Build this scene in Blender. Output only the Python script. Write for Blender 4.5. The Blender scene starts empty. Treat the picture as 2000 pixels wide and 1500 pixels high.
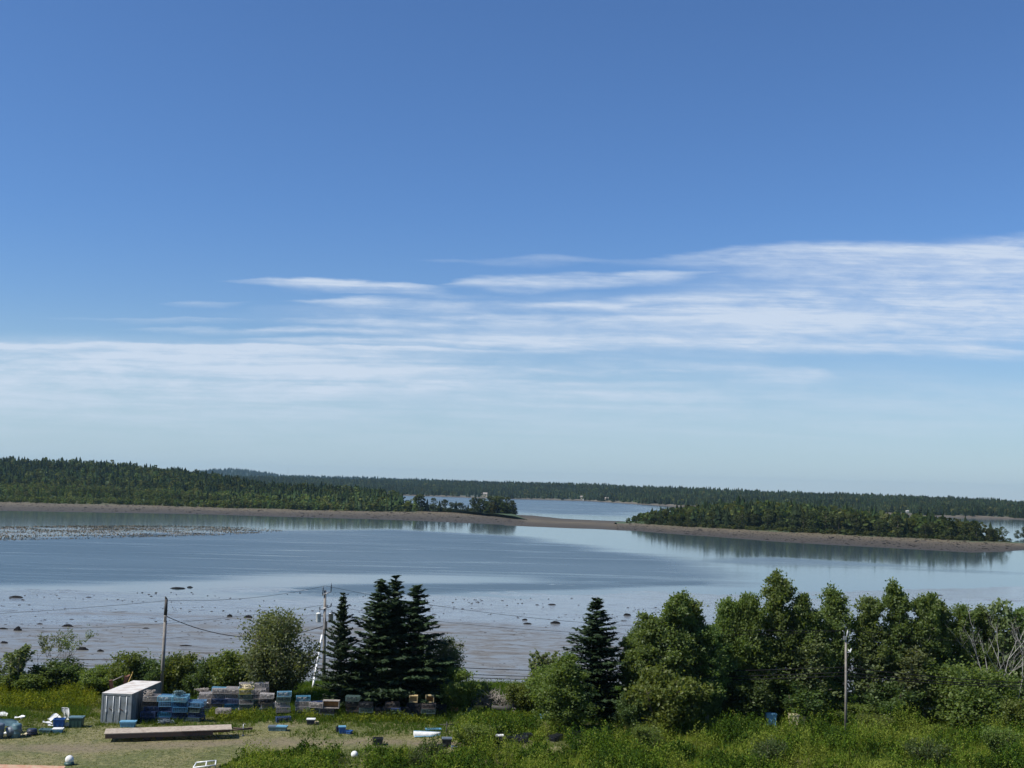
import bpy, math, random
import numpy as np
from mathutils import Vector, Matrix, noise as mnoise

SC = bpy.context.scene
COL = SC.collection
R = math.radians

# ---------------------------------------------------------------- camera
CAM_Z, FPX, PITCH, ROLL = 24.0, 2155.0, R(5.355), R(1.5)
fw = np.array([0.0, math.cos(PITCH), math.sin(PITCH)])
r0 = np.array([1.0, 0.0, 0.0]); u0 = np.array([0.0, -math.sin(PITCH), math.cos(PITCH)])
rt = r0 * math.cos(ROLL) + u0 * math.sin(ROLL)
up = u0 * math.cos(ROLL) - r0 * math.sin(ROLL)
CAM = np.array([0.0, 0.0, CAM_Z])
cd = bpy.data.cameras.new("camera"); cam = bpy.data.objects.new("camera", cd); COL.objects.link(cam)
cd.sensor_width = 36.0; cd.lens = 36.0 * FPX / 2000.0; cd.clip_start = 0.2; cd.clip_end = 30000
mw = Matrix.Identity(4)
for i in range(3):
    mw[i][0] = rt[i]; mw[i][1] = up[i]; mw[i][2] = -fw[i]; mw[i][3] = CAM[i]
cam.matrix_world = mw
SC.camera = cam

# ---------------------------------------------------------------- light and exposure
SUN_AZ, SUN_EL = R(-112), R(51)          # azimuth from +Y, negative to the left
SUN_STRENGTH, SKY_STRENGTH, EXPOSURE = 3.9, 0.070, 0.58
SC.view_settings.view_transform = 'Standard'
SC.view_settings.look = 'None'
SC.view_settings.exposure = EXPOSURE
SC.view_settings.gamma = 1.0
sd = Vector((math.sin(SUN_AZ) * math.cos(SUN_EL), math.cos(SUN_AZ) * math.cos(SUN_EL), math.sin(SUN_EL)))
sl = bpy.data.lights.new("sun", 'SUN'); sl.energy = SUN_STRENGTH; sl.angle = R(0.53); sl.color = (1.0, 0.955, 0.88)
so = bpy.data.objects.new("sun", sl); COL.objects.link(so)
so.rotation_euler = sd.to_track_quat('Z', 'Y').to_euler(); so.location = (-60, 40, 90)


def pix_dir(px, py):
    return fw + rt * ((px - 1000.0) / FPX) - up * ((py - 750.0) / FPX)


def NM(nt, op, a, b=None, c=None, clamp=False):
    n = nt.nodes.new('ShaderNodeMath'); n.operation = op; n.use_clamp = clamp
    for i, v in enumerate((a, b, c)):
        if v is None: continue
        if isinstance(v, (int, float)): n.inputs[i].default_value = v
        else: nt.links.new(v, n.inputs[i])
    return n.outputs[0]


def NSS(nt, x, a, b, lo=0.0, hi=1.0):
    n = nt.nodes.new('ShaderNodeMapRange'); n.interpolation_type = 'SMOOTHSTEP'
    nt.links.new(x, n.inputs[0])
    for i, v in enumerate((a, b, lo, hi)): n.inputs[1 + i].default_value = v
    return n.outputs[0]


def NNOISE(nt, vec, scale, detail=4, rough=0.55, dist=0.0):
    n = nt.nodes.new('ShaderNodeTexNoise'); n.inputs['Scale'].default_value = scale
    n.inputs['Detail'].default_value = detail; n.inputs['Roughness'].default_value = rough
    n.inputs['Distortion'].default_value = dist
    if vec is not None: nt.links.new(vec, n.inputs['Vector'])
    return n.outputs['Fac']


def NMIX(nt, fac, a, b):
    n = nt.nodes.new('ShaderNodeMix'); n.data_type = 'RGBA'
    for s, v in ((n.inputs['Factor'], fac), (n.inputs[6], a), (n.inputs[7], b)):
        if isinstance(v, (int, float)): s.default_value = v
        elif isinstance(v, (tuple, list)): s.default_value = (*v[:3], 1)
        else: nt.links.new(v, s)
    return n.outputs[2]


def NMAP(nt, vec, scale=(1, 1, 1), loc=(0, 0, 0), rot=(0, 0, 0)):
    n = nt.nodes.new('ShaderNodeMapping'); n.inputs['Scale'].default_value = scale
    n.inputs['Location'].default_value = loc; n.inputs['Rotation'].default_value = rot
    nt.links.new(vec, n.inputs['Vector']); return n.outputs[0]


def build_world():
    w = bpy.data.worlds.new("World"); SC.world = w; w.use_nodes = True
    nt = w.node_tree; nt.nodes.clear()
    out = nt.nodes.new('ShaderNodeOutputWorld'); bg = nt.nodes.new('ShaderNodeBackground')
    nt.links.new(bg.outputs[0], out.inputs[0]); bg.inputs[1].default_value = SKY_STRENGTH
    sky = nt.nodes.new('ShaderNodeTexSky'); sky.sky_type = 'NISHITA'; sky.sun_disc = False
    sky.sun_elevation = SUN_EL; sky.sun_rotation = SUN_AZ
    sky.altitude = 50; sky.air_density = 1.0; sky.dust_density = 0.1; sky.ozone_density = 5.0
    tc = nt.nodes.new('ShaderNodeTexCoord'); sep = nt.nodes.new('ShaderNodeSeparateXYZ')
    nt.links.new(tc.outputs['Generated'], sep.inputs[0])
    X, Y, Z = sep.outputs
    ys = NM(nt, 'MAXIMUM', Y, 0.05)
    gx = NM(nt, 'DIVIDE', X, ys); gz = NM(nt, 'DIVIDE', Z, ys)
    cmb = nt.nodes.new('ShaderNodeCombineXYZ'); nt.links.new(gx, cmb.inputs[0]); nt.links.new(gz, cmb.inputs[1])
    P = cmb.outputs[0]
    warp = NM(nt, 'MULTIPLY', NM(nt, 'SUBTRACT', NNOISE(nt, NMAP(nt, P, (3.3, 13.4, 1)), 1.0, 3), 0.5), 0.023)
    warp2 = NM(nt, 'MULTIPLY', NM(nt, 'SUBTRACT', NNOISE(nt, NMAP(nt, P, (13.4, 71, 1), rot=(0, 0, -.2)), 1.0, 5, .65), 0.5), 0.011)
    gzw = NM(nt, 'ADD', NM(nt, 'ADD', gz, warp), warp2)
    warpx = NM(nt, 'MULTIPLY', NM(nt, 'SUBTRACT', NNOISE(nt, NMAP(nt, P, (4.5, 33, 1)), 1.0, 3), 0.5), 0.20)
    gxw = NM(nt, 'ADD', gx, warpx)
    # cirrus streaks: x0, y0, x1, y1, half thickness above / below, fade-in, fade-out, opacity
    S = [(400, 540, 900, 562, 8, 20, .45, .35, .62), (520, 590, 1350, 601, 7, 13, .25, .25, .52),
         (820, 558, 1450, 530, 10, 18, .25, .3, .55), (860, 514, 1260, 500, 8, 14, .5, .4, .24),
         (40, 619, 520, 624, 4, 10, .4, .4, .34), (150, 643, 950, 646, 5, 10, .3, .3, .48),
         (260, 588, 560, 592, 5, 10, .5, .5, .18), (600, 574, 1000, 578, 5, 8, .4, .4, .26),
         (480, 630, 1500, 618, 7, 12, .3, .3, .44), (300, 662, 1300, 668, 5, 9, .3, .3, .42),
         (-500, 677, 1350, 682, 5, 13, .05, .4, .60), (-500, 700, 1100, 706, 6, 12, .05, .5, .44), (-500, 722, 1600, 722, 8, 16, .05, .4, .52),
         (-500, 750, 1600, 746, 9, 20, .05, .4, .46), (-500, 700, 1500, 715, 40, 85, .05, .5, .56),
         (720, 652, 2150, 692, 9, 17, .2, .15, .52), (1100, 510, 2500, 450, 18, 44, .35, .05, .58), (1250, 545, 2500, 520, 14, 24, .4, .05, .34),
         (1000, 598, 2500, 578, 18, 28, .3, .05, .60), (1150, 626, 2500, 612, 12, 20, .3, .05, .44), (1150, 650, 2500, 650, 14, 24, .3, .05, .46),
         (1250, 704, 1740, 748, 12, 32, .5, .3, .30), (900, 706, 1560, 722, 16, 26, .5, .5, .22), (700, 770, 1700, 772, 10, 22, .4, .4, .26), (-600, 792, 2600, 786, 60, 90, .02, .3, .26),
         (1150, 560, 2600, 555, 75, 130, .4, .05, .46), (300, 610, 1900, 640, 45, 80, .4, .3, .34)]
    tot = None
    for (x0, y0, x1, y1, wu, wd, fi, fo, op) in S:
        d0, d1 = pix_dir(x0, y0), pix_dir(x1, y1)
        a0, b0, a1, b1 = d0[0] / d0[1], d0[2] / d0[1], d1[0] / d1[1], d1[2] / d1[1]
        m = (b1 - b0) / (a1 - a0)
        line = NM(nt, 'MULTIPLY_ADD', gxw, m, b0 - m * a0)
        dz = NM(nt, 'SUBTRACT', gzw, line)
        L = a1 - a0
        al = NM(nt, 'MULTIPLY', NSS(nt, gxw, a0, a0 + L * fi), NSS(nt, gxw, a1 - L * fo, a1, 1, 0))
        dz = NM(nt, 'DIVIDE', dz, NM(nt, 'MULTIPLY_ADD', al, 0.92, 0.08))
        ac = NM(nt, 'MULTIPLY', NSS(nt, dz, -wd / FPX * 1.5, 0), NSS(nt, dz, 0, wu / FPX * 1.5, 1, 0))
        v = NM(nt, 'MULTIPLY', NM(nt, 'MULTIPLY', al, ac), op)
        inv = NM(nt, 'SUBTRACT', 1.0, v)
        tot = inv if tot is None else NM(nt, 'MULTIPLY', tot, inv)
    cov = NM(nt, 'SUBTRACT', 1.0, tot)
    n1 = NNOISE(nt, NMAP(nt, P, (3.3, 51, 1), rot=(0, 0, .04)), 1.0, 6, 0.6, 0.6)
    n2 = NNOISE(nt, NMAP(nt, P, (21, 90, 1), rot=(0, 0, -.25)), 1.0, 5, 0.65, 0.4)
    tex = NM(nt, 'ADD', NM(nt, 'MULTIPLY', NSS(nt, n1, .30, .70), 0.95), NM(nt, 'MULTIPLY', NSS(nt, n2, .32, .72), 0.55))
    n3 = NNOISE(nt, NMAP(nt, P, (7, 210, 1), rot=(0, 0, .03)), 1.0, 5, 0.7, 0.5)
    tex = NM(nt, 'MULTIPLY', NM(nt, 'ADD', tex, 0.32), NSS(nt, n3, .30, .66, .80, 1.12))
    cov = NM(nt, 'MULTIPLY', cov, tex, clamp=True)
    cov = NM(nt, 'MULTIPLY', cov, NSS(nt, Y, 0.05, 0.25))
    # thin milky air low over the horizon
    k = 1.0 / SKY_STRENGTH
    ke = k / 2 ** EXPOSURE
    hz = NSS(nt, gz, 0.0, 0.175, 0.62, 0.0)
    deep = nt.nodes.new('ShaderNodeMix'); deep.data_type = 'RGBA'; deep.blend_type = 'MULTIPLY'
    nt.links.new(NSS(nt, gz, 0.0, 0.27), deep.inputs['Factor']); nt.links.new(sky.outputs[0], deep.inputs[6])
    deep.inputs[7].default_value = (0.72, 0.93, 1.18, 1)
    hue = NMIX(nt, hz, deep.outputs[2], (0.38 * ke, 0.56 * ke, 0.74 * ke))
    col = NMIX(nt, NM(nt, 'MINIMUM', cov, 0.85), hue, (0.66 * ke, 0.75 * ke, 0.88 * ke))
    nt.links.new(col, bg.inputs[0])


build_world()

# ---------------------------------------------------------------- helpers
rng = np.random.default_rng(7)


def tag(o, label=None, cat=None, group=None, kind=None):
    if label: o['label'] = label
    if cat: o['category'] = cat
    if group: o['group'] = group
    if kind: o['kind'] = kind
    return o


def link(name, me, parent=None, mat=None):
    o = bpy.data.objects.new(name, me); COL.objects.link(o)
    if parent is not None: o.parent = parent
    if mat is not None and me is not None: me.materials.append(mat)
    return o


def empty(name, loc=(0, 0, 0), rz=0.0):
    o = bpy.data.objects.new(name, None); COL.objects.link(o)
    o.location = loc; o.rotation_euler = (0, 0, rz); o.empty_display_size = 0.3
    return o


def copy_tree(o, parent=None):
    c = o.copy(); COL.objects.link(c)
    if parent is not None: c.parent = parent
    for ch in list(o.children): copy_tree(ch, c)
    return c


def np_mesh(name, V, F, smooth=False, attrs=None):
    V = np.ascontiguousarray(V, np.float32); F = np.ascontiguousarray(F, np.int32)
    n, k = F.shape
    me = bpy.data.meshes.new(name)
    me.vertices.add(len(V)); me.vertices.foreach_set('co', V.ravel())
    me.loops.add(n * k); me.loops.foreach_set('vertex_index', F.ravel())
    me.polygons.add(n); me.polygons.foreach_set('loop_start', np.arange(0, n * k, k, dtype=np.int32))
    if smooth: me.polygons.foreach_set('use_smooth', np.ones(n, bool))
    for an, av in (attrs or {}).items():
        av = np.asarray(av, np.float32)
        if av.ndim == 1:
            a = me.attributes.new(an, 'FLOAT', 'POINT'); a.data.foreach_set('value', av)
        else:
            a = me.attributes.new(an, 'FLOAT_COLOR', 'POINT'); a.data.foreach_set('color', av.ravel())
    me.update(calc_edges=True)
    return me


class MB:
    """collects boxes, bars and tubes into one mesh"""
    def __init__(s): s.v = []; s.f = []; s.sm = []
    def add(s, V, F, smooth=False):
        b = len(s.v); s.v += [tuple(map(float, p)) for p in V]
        for f in F: s.f.append(tuple(b + i for i in f)); s.sm.append(smooth)
    def box(s, c, size, rz=0.0, ry=0.0, rx=0.0, taper=1.0):
        hx, hy, hz = size[0] / 2, size[1] / 2, size[2] / 2
        M = Matrix.Rotation(rz, 3, 'Z') @ Matrix.Rotation(ry, 3, 'Y') @ Matrix.Rotation(rx, 3, 'X')
        P = []
        for z in (-1, 1):
            t = taper if z > 0 else 1.0
            for x, y in ((-1, -1), (1, -1), (1, 1), (-1, 1)):
                P.append(Vector(c) + M @ Vector((x * hx * t, y * hy * t, z * hz)))
        s.add(P, [(3, 2, 1, 0), (4, 5, 6, 7), (0, 1, 5, 4), (1, 2, 6, 5), (2, 3, 7, 6), (3, 0, 4, 7)])
    def tube(s, pts, rad, n=6, cap=True):
        pts = [Vector(p) for p in pts]; m = len(pts)
        if not hasattr(rad, '__len__'): rad = [rad] * m
        ref = Vector((0.31, 0.87, 0.38)); V = []; F = []
        for i, p in enumerate(pts):
            t = (pts[min(i + 1, m - 1)] - pts[max(i - 1, 0)])
            t = t.normalized() if t.length > 1e-9 else Vector((0, 0, 1))
            a = t.cross(ref)
            if a.length < 1e-3: a = t.cross(Vector((1, 0, 0)))
            a.normalize(); b = t.cross(a)
            for j in range(n):
                q = 2 * math.pi * j / n
                V.append(p + (a * math.cos(q) + b * math.sin(q)) * rad[i])
        for i in range(m - 1):
            for j in range(n):
                F.append((i * n + j, i * n + (j + 1) % n, (i + 1) * n + (j + 1) % n, (i + 1) * n + j))
        if cap: F += [tuple(range(n))[::-1], tuple((m - 1) * n + j for j in range(n))]
        s.add(V, F, True)
    def lathe(s, prof, c=(0, 0, 0), n=16, M=None):
        V = []; F = []; m = len(prof)
        for (r, z) in prof:
            for j in range(n):
                q = 2 * math.pi * j / n; p = Vector((r * math.cos(q), r * math.sin(q), z))
                if M is not None: p = M @ p
                V.append(p + Vector(c))
        for i in range(m - 1):
            for j in range(n):
                F.append((i * n + j, i * n + (j + 1) % n, (i + 1) * n + (j + 1) % n, (i + 1) * n + j))
        F += [tuple(range(n))[::-1], tuple((m - 1) * n + j for j in range(n))]
        s.add(V, F, True)
    def mesh(s, name):
        me = bpy.data.meshes.new(name); me.from_pydata(s.v, [], s.f)
        me.polygons.foreach_set('use_smooth', s.sm); me.validate(); me.update()
        return me
    def build(s, name, mat, parent=None):
        return link(name, s.mesh(name), parent, mat)


def smooth(a, b, x):
    t = np.clip((np.asarray(x, float) - a) / (b - a), 0, 1); return t * t * (3 - 2 * t)


def fbm(x, y, sc, seed=0.0, oct=3):
    x = np.asarray(x, float) * sc + seed * 17.3; y = np.asarray(y, float) * sc - seed * 9.1
    v = np.zeros(np.broadcast(x, y).shape); a = 1.0
    for k in range(oct):
        v = v + a * (np.sin(x * 1.7 + 1.3 * np.sin(y * 1.1 + k * 2.1 + seed)) * np.cos(y * 1.9 + 1.1 * np.sin(x * 0.9 - k + seed)))
        x, y = x * 1.93 + y * 0.4, y * 2.07 - x * 0.3; a *= 0.5
    return v / 1.75


def h_ground(x, y):
    x = np.asarray(x, float); y = np.asarray(y, float)
    s = smooth(101, 144, y + 3.5 * fbm(x, y, 0.05, 1))
    base = 5.0 * (1 - s) - 0.9 * s
    base = base + 0.12 * fbm(x, y, 0.25, 2) * (1 - s)
    base = base + np.where(y < 65.4, (65.4 - y) * 0.242, 0.0)
    mound = smooth(12, 26, x) * smooth(91, 78, y) * 1.1
    dip = smooth(85, 99, y) * smooth(-17, -23, x) * (1 - s) * 0.6
    return base + mound - dip


def at_z(px, py, z):
    d = pix_dir(px, py); t = (z - CAM_Z) / d[2]
    return CAM + d * t


def at_y(px, py, y):
    d = pix_dir(px, py); return CAM + d * (y / d[1])


def spot(px, py):
    d = pix_dir(px, py); t0 = 38.0
    for i in range(3000):
        t = t0 + i * 0.1; p = CAM + d * t
        if p[2] <= float(h_ground(p[0], p[1])): break
    p[2] = float(h_ground(p[0], p[1])); return p


def to_px(p):
    q = np.asarray(p, float) - CAM; f = q @ fw
    return 1000 + FPX * (q @ rt) / f, 750 - FPX * (q @ up) / f


def lerp_tab(xs, tab, n):
    xs = np.asarray(xs, float); q = np.linspace(xs[0], xs[-1], n)
    return q, [np.interp(q, xs, np.asarray(t, float)) for t in tab]


# ---------------------------------------------------------------- materials
def new_mat(name):
    m = bpy.data.materials.new(name); m.use_nodes = True; nt = m.node_tree
    b = nt.nodes['Principled BSDF']; return m, nt, b


def mat_plain(name, col, rough=0.6, metal=0.0, var=0.12, scale=3.0, bump=0.0, dirt=None, each=0.0):
    m, nt, b = new_mat(name)
    tc = nt.nodes.new('ShaderNodeTexCoord')
    n = NNOISE(nt, tc.outputs['Object'], scale, 6, 0.6)
    c2 = tuple(max(0.0, c * (1 - 2.2 * var)) for c in col) if dirt is None else dirt
    c = NMIX(nt, NSS(nt, n, 0.38, 0.72), col, c2)
    if each:
        oi = nt.nodes.new('ShaderNodeObjectInfo'); hv = nt.nodes.new('ShaderNodeHueSaturation')
        nt.links.new(NM(nt, 'MULTIPLY_ADD', oi.outputs['Random'], each, 1 - each * .55), hv.inputs['Value'])
        nt.links.new(NM(nt, 'MULTIPLY_ADD', oi.outputs['Random'], -each * .6, 1.1), hv.inputs['Saturation']); nt.links.new(c, hv.inputs['Color']); c = hv.outputs[0]
    nt.links.new(c, b.inputs['Base Color'])
    b.inputs['Roughness'].default_value = rough; b.inputs['Metallic'].default_value = metal
    if bump:
        bp = nt.nodes.new('ShaderNodeBump'); bp.inputs['Strength'].default_value = bump; bp.inputs['Distance'].default_value = 0.02
        nt.links.new(NNOISE(nt, tc.outputs['Object'], scale * 6, 4), bp.inputs['Height']); nt.links.new(bp.outputs[0], b.inputs['Normal'])
    return m


def mat_leaf(name, ca, cb, trans=0.4, attr=False, rough=0.5):
    """leaf: colour varies per leaf between ca and cb, and a little per plant"""
    m = bpy.data.materials.new(name); m.use_nodes = True; nt = m.node_tree; nt.nodes.clear()
    out = nt.nodes.new('ShaderNodeOutputMaterial')
    geo = nt.nodes.new('ShaderNodeNewGeometry'); oi = nt.nodes.new('ShaderNodeObjectInfo')
    c = NMIX(nt, geo.outputs['Random Per Island'], ca, cb)
    hv = nt.nodes.new('ShaderNodeHueSaturation')
    nt.links.new(NM(nt, 'MULTIPLY_ADD', oi.outputs['Random'], 0.03, 0.485), hv.inputs['Hue'])
    nt.links.new(NM(nt, 'MULTIPLY_ADD', oi.outputs['Random'], 0.35, 0.82), hv.inputs['Value'])
    nt.links.new(c, hv.inputs['Color']); c = hv.outputs[0]
    if attr:
        at = nt.nodes.new('ShaderNodeAttribute'); at.attribute_name = 'tint'
        mx = nt.nodes.new('ShaderNodeMix'); mx.data_type = 'RGBA'; mx.blend_type = 'MULTIPLY'; mx.inputs['Factor'].default_value = 1
        nt.links.new(c, mx.inputs[6]); nt.links.new(at.outputs['Color'], mx.inputs[7]); c = mx.outputs[2]
    df = nt.nodes.new('ShaderNodeBsdfDiffuse'); tr = nt.nodes.new('ShaderNodeBsdfTranslucent'); gl = nt.nodes.new('ShaderNodeBsdfGlossy')
    gl.inputs['Roughness'].default_value = rough; gl.inputs['Color'].default_value = (1, 1, 1, 1)
    nt.links.new(c, df.inputs[0])
    ty = nt.nodes.new('ShaderNodeMix'); ty.data_type = 'RGBA'; ty.blend_type = 'MULTIPLY'; ty.inputs['Factor'].default_value = 1
    nt.links.new(c, ty.inputs[6]); ty.inputs[7].default_value = (1.25, 1.2, 0.55, 1); nt.links.new(ty.outputs[2], tr.inputs[0])
    m1 = nt.nodes.new('ShaderNodeMixShader'); m1.inputs[0].default_value = trans
    nt.links.new(df.outputs[0], m1.inputs[1]); nt.links.new(tr.outputs[0], m1.inputs[2])
    m2 = nt.nodes.new('ShaderNodeMixShader'); m2.inputs[0].default_value = 0.0 if attr else 0.012
    nt.links.new(m1.outputs[0], m2.inputs[1]); nt.links.new(gl.outputs[0], m2.inputs[2])
    nt.links.new(m2.outputs[0], out.inputs[0])
    return m


def mat_water():
    m, nt, b = new_mat('water')
    geo = nt.nodes.new('ShaderNodeNewGeometry'); P = geo.outputs['Position']
    at = nt.nodes.new('ShaderNodeAttribute'); at.attribute_name = 'ripple'
    n = NNOISE(nt, NMAP(nt, P, (0.006, 0.02, 1)), 1.0, 6, 0.62, 0.5)
    rp = NM(nt, 'ADD', at.outputs['Fac'], NM(nt, 'MULTIPLY', NM(nt, 'SUBTRACT', n, 0.5), 1.1))
    rp = NSS(nt, rp, 0.22, 0.80)
    streak = NNOISE(nt, NMAP(nt, P, (0.010, 0.085, 1), rot=(0, 0, .06)), 1.0, 7, 0.68, 1.4)
    broad = NNOISE(nt, NMAP(nt, P, (0.004, 0.016, 1), loc=(3, 7, 0)), 1.0, 5, 0.6, 1.0)
    rp = NM(nt, 'MULTIPLY', rp, NSS(nt, streak, 0.50, 0.74, 1.0, 0.25))
    rp = NM(nt, 'MULTIPLY', rp, NSS(nt, broad, 0.34, 0.66, 1.0, 0.82))
    b.inputs['Base Color'].default_value = (0.050, 0.078, 0.090, 1)
    b.inputs['IOR'].default_value = 1.33
    nt.links.new(NM(nt, 'MULTIPLY_ADD', rp, 0.26, 0.07), b.inputs['Roughness'])
    w = NNOISE(nt, NMAP(nt, P, (0.8, 2.2, 1)), 1.0, 3, 0.6)
    bp = nt.nodes.new('ShaderNodeBump'); bp.inputs['Distance'].default_value = 0.05
    nt.links.new(NM(nt, 'MULTIPLY_ADD', rp, 0.55, 0.03), bp.inputs['Strength'])
    nt.links.new(w, bp.inputs['Height']); nt.links.new(bp.outputs[0], b.inputs['Normal'])
    return m


def mat_mud():
    """wet silt: shining film, greyer raised mud, brown ribs and weed, all drawn out along the shore"""
    m, nt, b = new_mat('mud')
    geo = nt.nodes.new('ShaderNodeNewGeometry'); P = geo.outputs['Position']
    at = nt.nodes.new('ShaderNodeAttribute'); at.attribute_name = 'dry'
    big = NNOISE(nt, NMAP(nt, P, (0.030, 0.070, 1)), 1.0, 8, 0.66, 1.6)
    mid = NNOISE(nt, NMAP(nt, P, (0.16, 0.36, 1), loc=(4, 9, 0)), 1.0, 8, 0.70, 1.2)
    fine = NNOISE(nt, NMAP(nt, P, (0.9, 1.9, 1)), 1.0, 5, 0.7)
    d = at.outputs['Fac']
    k = NM(nt, 'ADD', NM(nt, 'MULTIPLY', d, 0.42), NM(nt, 'ADD', big, NM(nt, 'MULTIPLY', NM(nt, 'SUBTRACT', mid, 0.5), 0.55)))
    wet = NSS(nt, k, 0.52, 0.92)
    c = NMIX(nt, wet, (0.188, 0.200, 0.202), (0.176, 0.182, 0.172))
    brown = NM(nt, 'MULTIPLY', NSS(nt, k, 0.74, 1.12), NSS(nt, mid, 0.43, 0.58))
    c = NMIX(nt, NM(nt, 'MULTIPLY', brown, 0.70), c, (0.122, 0.108, 0.086))
    weed = NM(nt, 'MULTIPLY', NSS(nt, mid, 0.55, 0.63), NM(nt, 'MULTIPLY', NSS(nt, fine, 0.42, 0.58), NSS(nt, k, 0.44, 0.74)))
    c = NMIX(nt, NM(nt, 'MULTIPLY', weed, 0.92), c, (0.040, 0.034, 0.024))
    nt.links.new(c, b.inputs['Base Color']); b.inputs['IOR'].default_value = 1.5
    r = NM(nt, 'MULTIPLY_ADD', wet, 0.20, 0.09)
    nt.links.new(NM(nt, 'ADD', r, NM(nt, 'MULTIPLY', NM(nt, 'MAXIMUM', brown, weed), 0.35)), b.inputs['Roughness'])
    bp = nt.nodes.new('ShaderNodeBump'); bp.inputs['Strength'].default_value = 0.55; bp.inputs['Distance'].default_value = 0.06
    nt.links.new(NM(nt, 'ADD', NM(nt, 'MULTIPLY', fine, 0.5), NM(nt, 'MULTIPLY', mid, 2.2)), bp.inputs['Height']); nt.links.new(bp.outputs[0], b.inputs['Normal'])
    return m


def mat_shore(name, low, high, green=(0.045, 0.075, 0.025)):
    """shore: 'grade' 0 at the water, 1 at the wood's edge, above that forest floor"""
    m, nt, b = new_mat(name)
    geo = nt.nodes.new('ShaderNodeNewGeometry'); P = geo.outputs['Position']
    at = nt.nodes.new('ShaderNodeAttribute'); at.attribute_name = 'grade'
    n = NNOISE(nt, NMAP(nt, P, (0.03, 0.14, 0.3)), 1.0, 8, 0.72, 1.0)
    n2 = NNOISE(nt, NMAP(nt, P, (0.16, 0.5, 1)), 1.0, 6, 0.72)
    g = NM(nt, 'ADD', at.outputs['Fac'], NM(nt, 'MULTIPLY', NM(nt, 'SUBTRACT', n, 0.5), 1.2))
    c = NMIX(nt, NSS(nt, g, 0.30, 0.95), low, high)
    c = NMIX(nt, NM(nt, 'MULTIPLY', NSS(nt, n2, 0.47, 0.62), 0.75), c, (0.045, 0.036, 0.026))
    c = NMIX(nt, NSS(nt, at.outputs['Fac'], 0.02, 0.22, 0.85, 0.0), c, (0.030, 0.026, 0.018))
    c = NMIX(nt, NSS(nt, g, 0.98, 1.12), c, green)
    nt.links.new(c, b.inputs['Base Color']); b.inputs['Roughness'].default_value = 0.85
    return m


def mat_ground():
    m, nt, b = new_mat('meadow_ground')
    geo = nt.nodes.new('ShaderNodeNewGeometry'); P = geo.outputs['Position']
    at = nt.nodes.new('ShaderNodeAttribute'); at.attribute_name = 'track'
    n = NNOISE(nt, P, 0.25, 7, 0.6, 0.4); n2 = NNOISE(nt, P, 2.2, 5, 0.65)
    c = NMIX(nt, NSS(nt, NM(nt, 'ADD', n, NM(nt, 'MULTIPLY', NM(nt, 'SUBTRACT', n2, .5), .5)), 0.38, 0.62), (0.098, 0.108, 0.030), (0.172, 0.156, 0.064))
    t = NM(nt, 'ADD', at.outputs['Fac'], NM(nt, 'MULTIPLY', NM(nt, 'SUBTRACT', NM(nt, 'ADD', n, n2), 1.0), 0.55))
    dirt = NMIX(nt, NSS(nt, n2, 0.35, 0.65), (0.195, 0.155, 0.100), (0.150, 0.125, 0.065))
    c = NMIX(nt, NSS(nt, t, 0.30, 0.75), c, dirt)
    n3 = NNOISE(nt, P, 7.0, 4, 0.7)
    mm = nt.nodes.new('ShaderNodeMix'); mm.data_type = 'RGBA'; mm.blend_type = 'MULTIPLY'; mm.inputs['Factor'].default_value = 1
    cv = nt.nodes.new('ShaderNodeCombineXYZ'); f_ = NSS(nt, NM(nt, 'ADD', NM(nt, 'MULTIPLY', n3, .6), NM(nt, 'MULTIPLY', n2, .4)), .36, .64, .55, 1.30)
    for i_ in range(3): nt.links.new(f_, cv.inputs[i_])
    nt.links.new(c, mm.inputs[6]); nt.links.new(cv.outputs[0], mm.inputs[7]); c = mm.outputs[2]
    nt.links.new(c, b.inputs['Base Color']); b.inputs['Roughness'].default_value = 0.9
    bp = nt.nodes.new('ShaderNodeBump'); bp.inputs['Strength'].default_value = 0.6; bp.inputs['Distance'].default_value = 0.06
    nt.links.new(n2, bp.inputs['Height']); nt.links.new(bp.outputs[0], b.inputs['Normal'])
    return m


M_WATER, M_MUD, M_GROUND = mat_water(), mat_mud(), mat_ground()
M_SHORE = mat_shore('shore_gravel', (0.044, 0.033, 0.017), (0.125, 0.098, 0.054))
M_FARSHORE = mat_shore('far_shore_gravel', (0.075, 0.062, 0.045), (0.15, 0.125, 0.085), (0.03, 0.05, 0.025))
L_BIRCH = mat_leaf('birch_leaf', (0.100, 0.160, 0.034), (0.185, 0.245, 0.068), 0.58)
L_POPLAR = mat_leaf('poplar_leaf', (0.098, 0.156, 0.040), (0.182, 0.240, 0.078), 0.58)
L_WILLOW = mat_leaf('willow_leaf', (0.100, 0.136, 0.050), (0.190, 0.225, 0.100), 0.50)
L_LIGHT = mat_leaf('shrub_leaf', (0.095, 0.145, 0.028), (0.185, 0.235, 0.056), 0.52)
L_DARK = mat_leaf('dark_shrub_leaf', (0.056, 0.092, 0.026), (0.112, 0.158, 0.048), 0.50)
L_SPRUCE = mat_leaf('spruce_needle', (0.016, 0.034, 0.016), (0.052, 0.080, 0.034), 0.16)
L_FAR = mat_leaf('far_foliage', (0.044, 0.056, 0.022), (0.080, 0.096, 0.038), 0.34, attr=True)
M_BARK = mat_plain('bark', (0.14, 0.11, 0.085), 0.9, var=0.25, scale=6)
M_PALEBARK = mat_plain('pale_bark', (0.46, 0.44, 0.40), 0.8, var=0.2, scale=5)
M_GREYWOOD = mat_plain('grey_dead_wood', (0.34, 0.30, 0.26), 0.9, var=0.2, scale=5)

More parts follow.
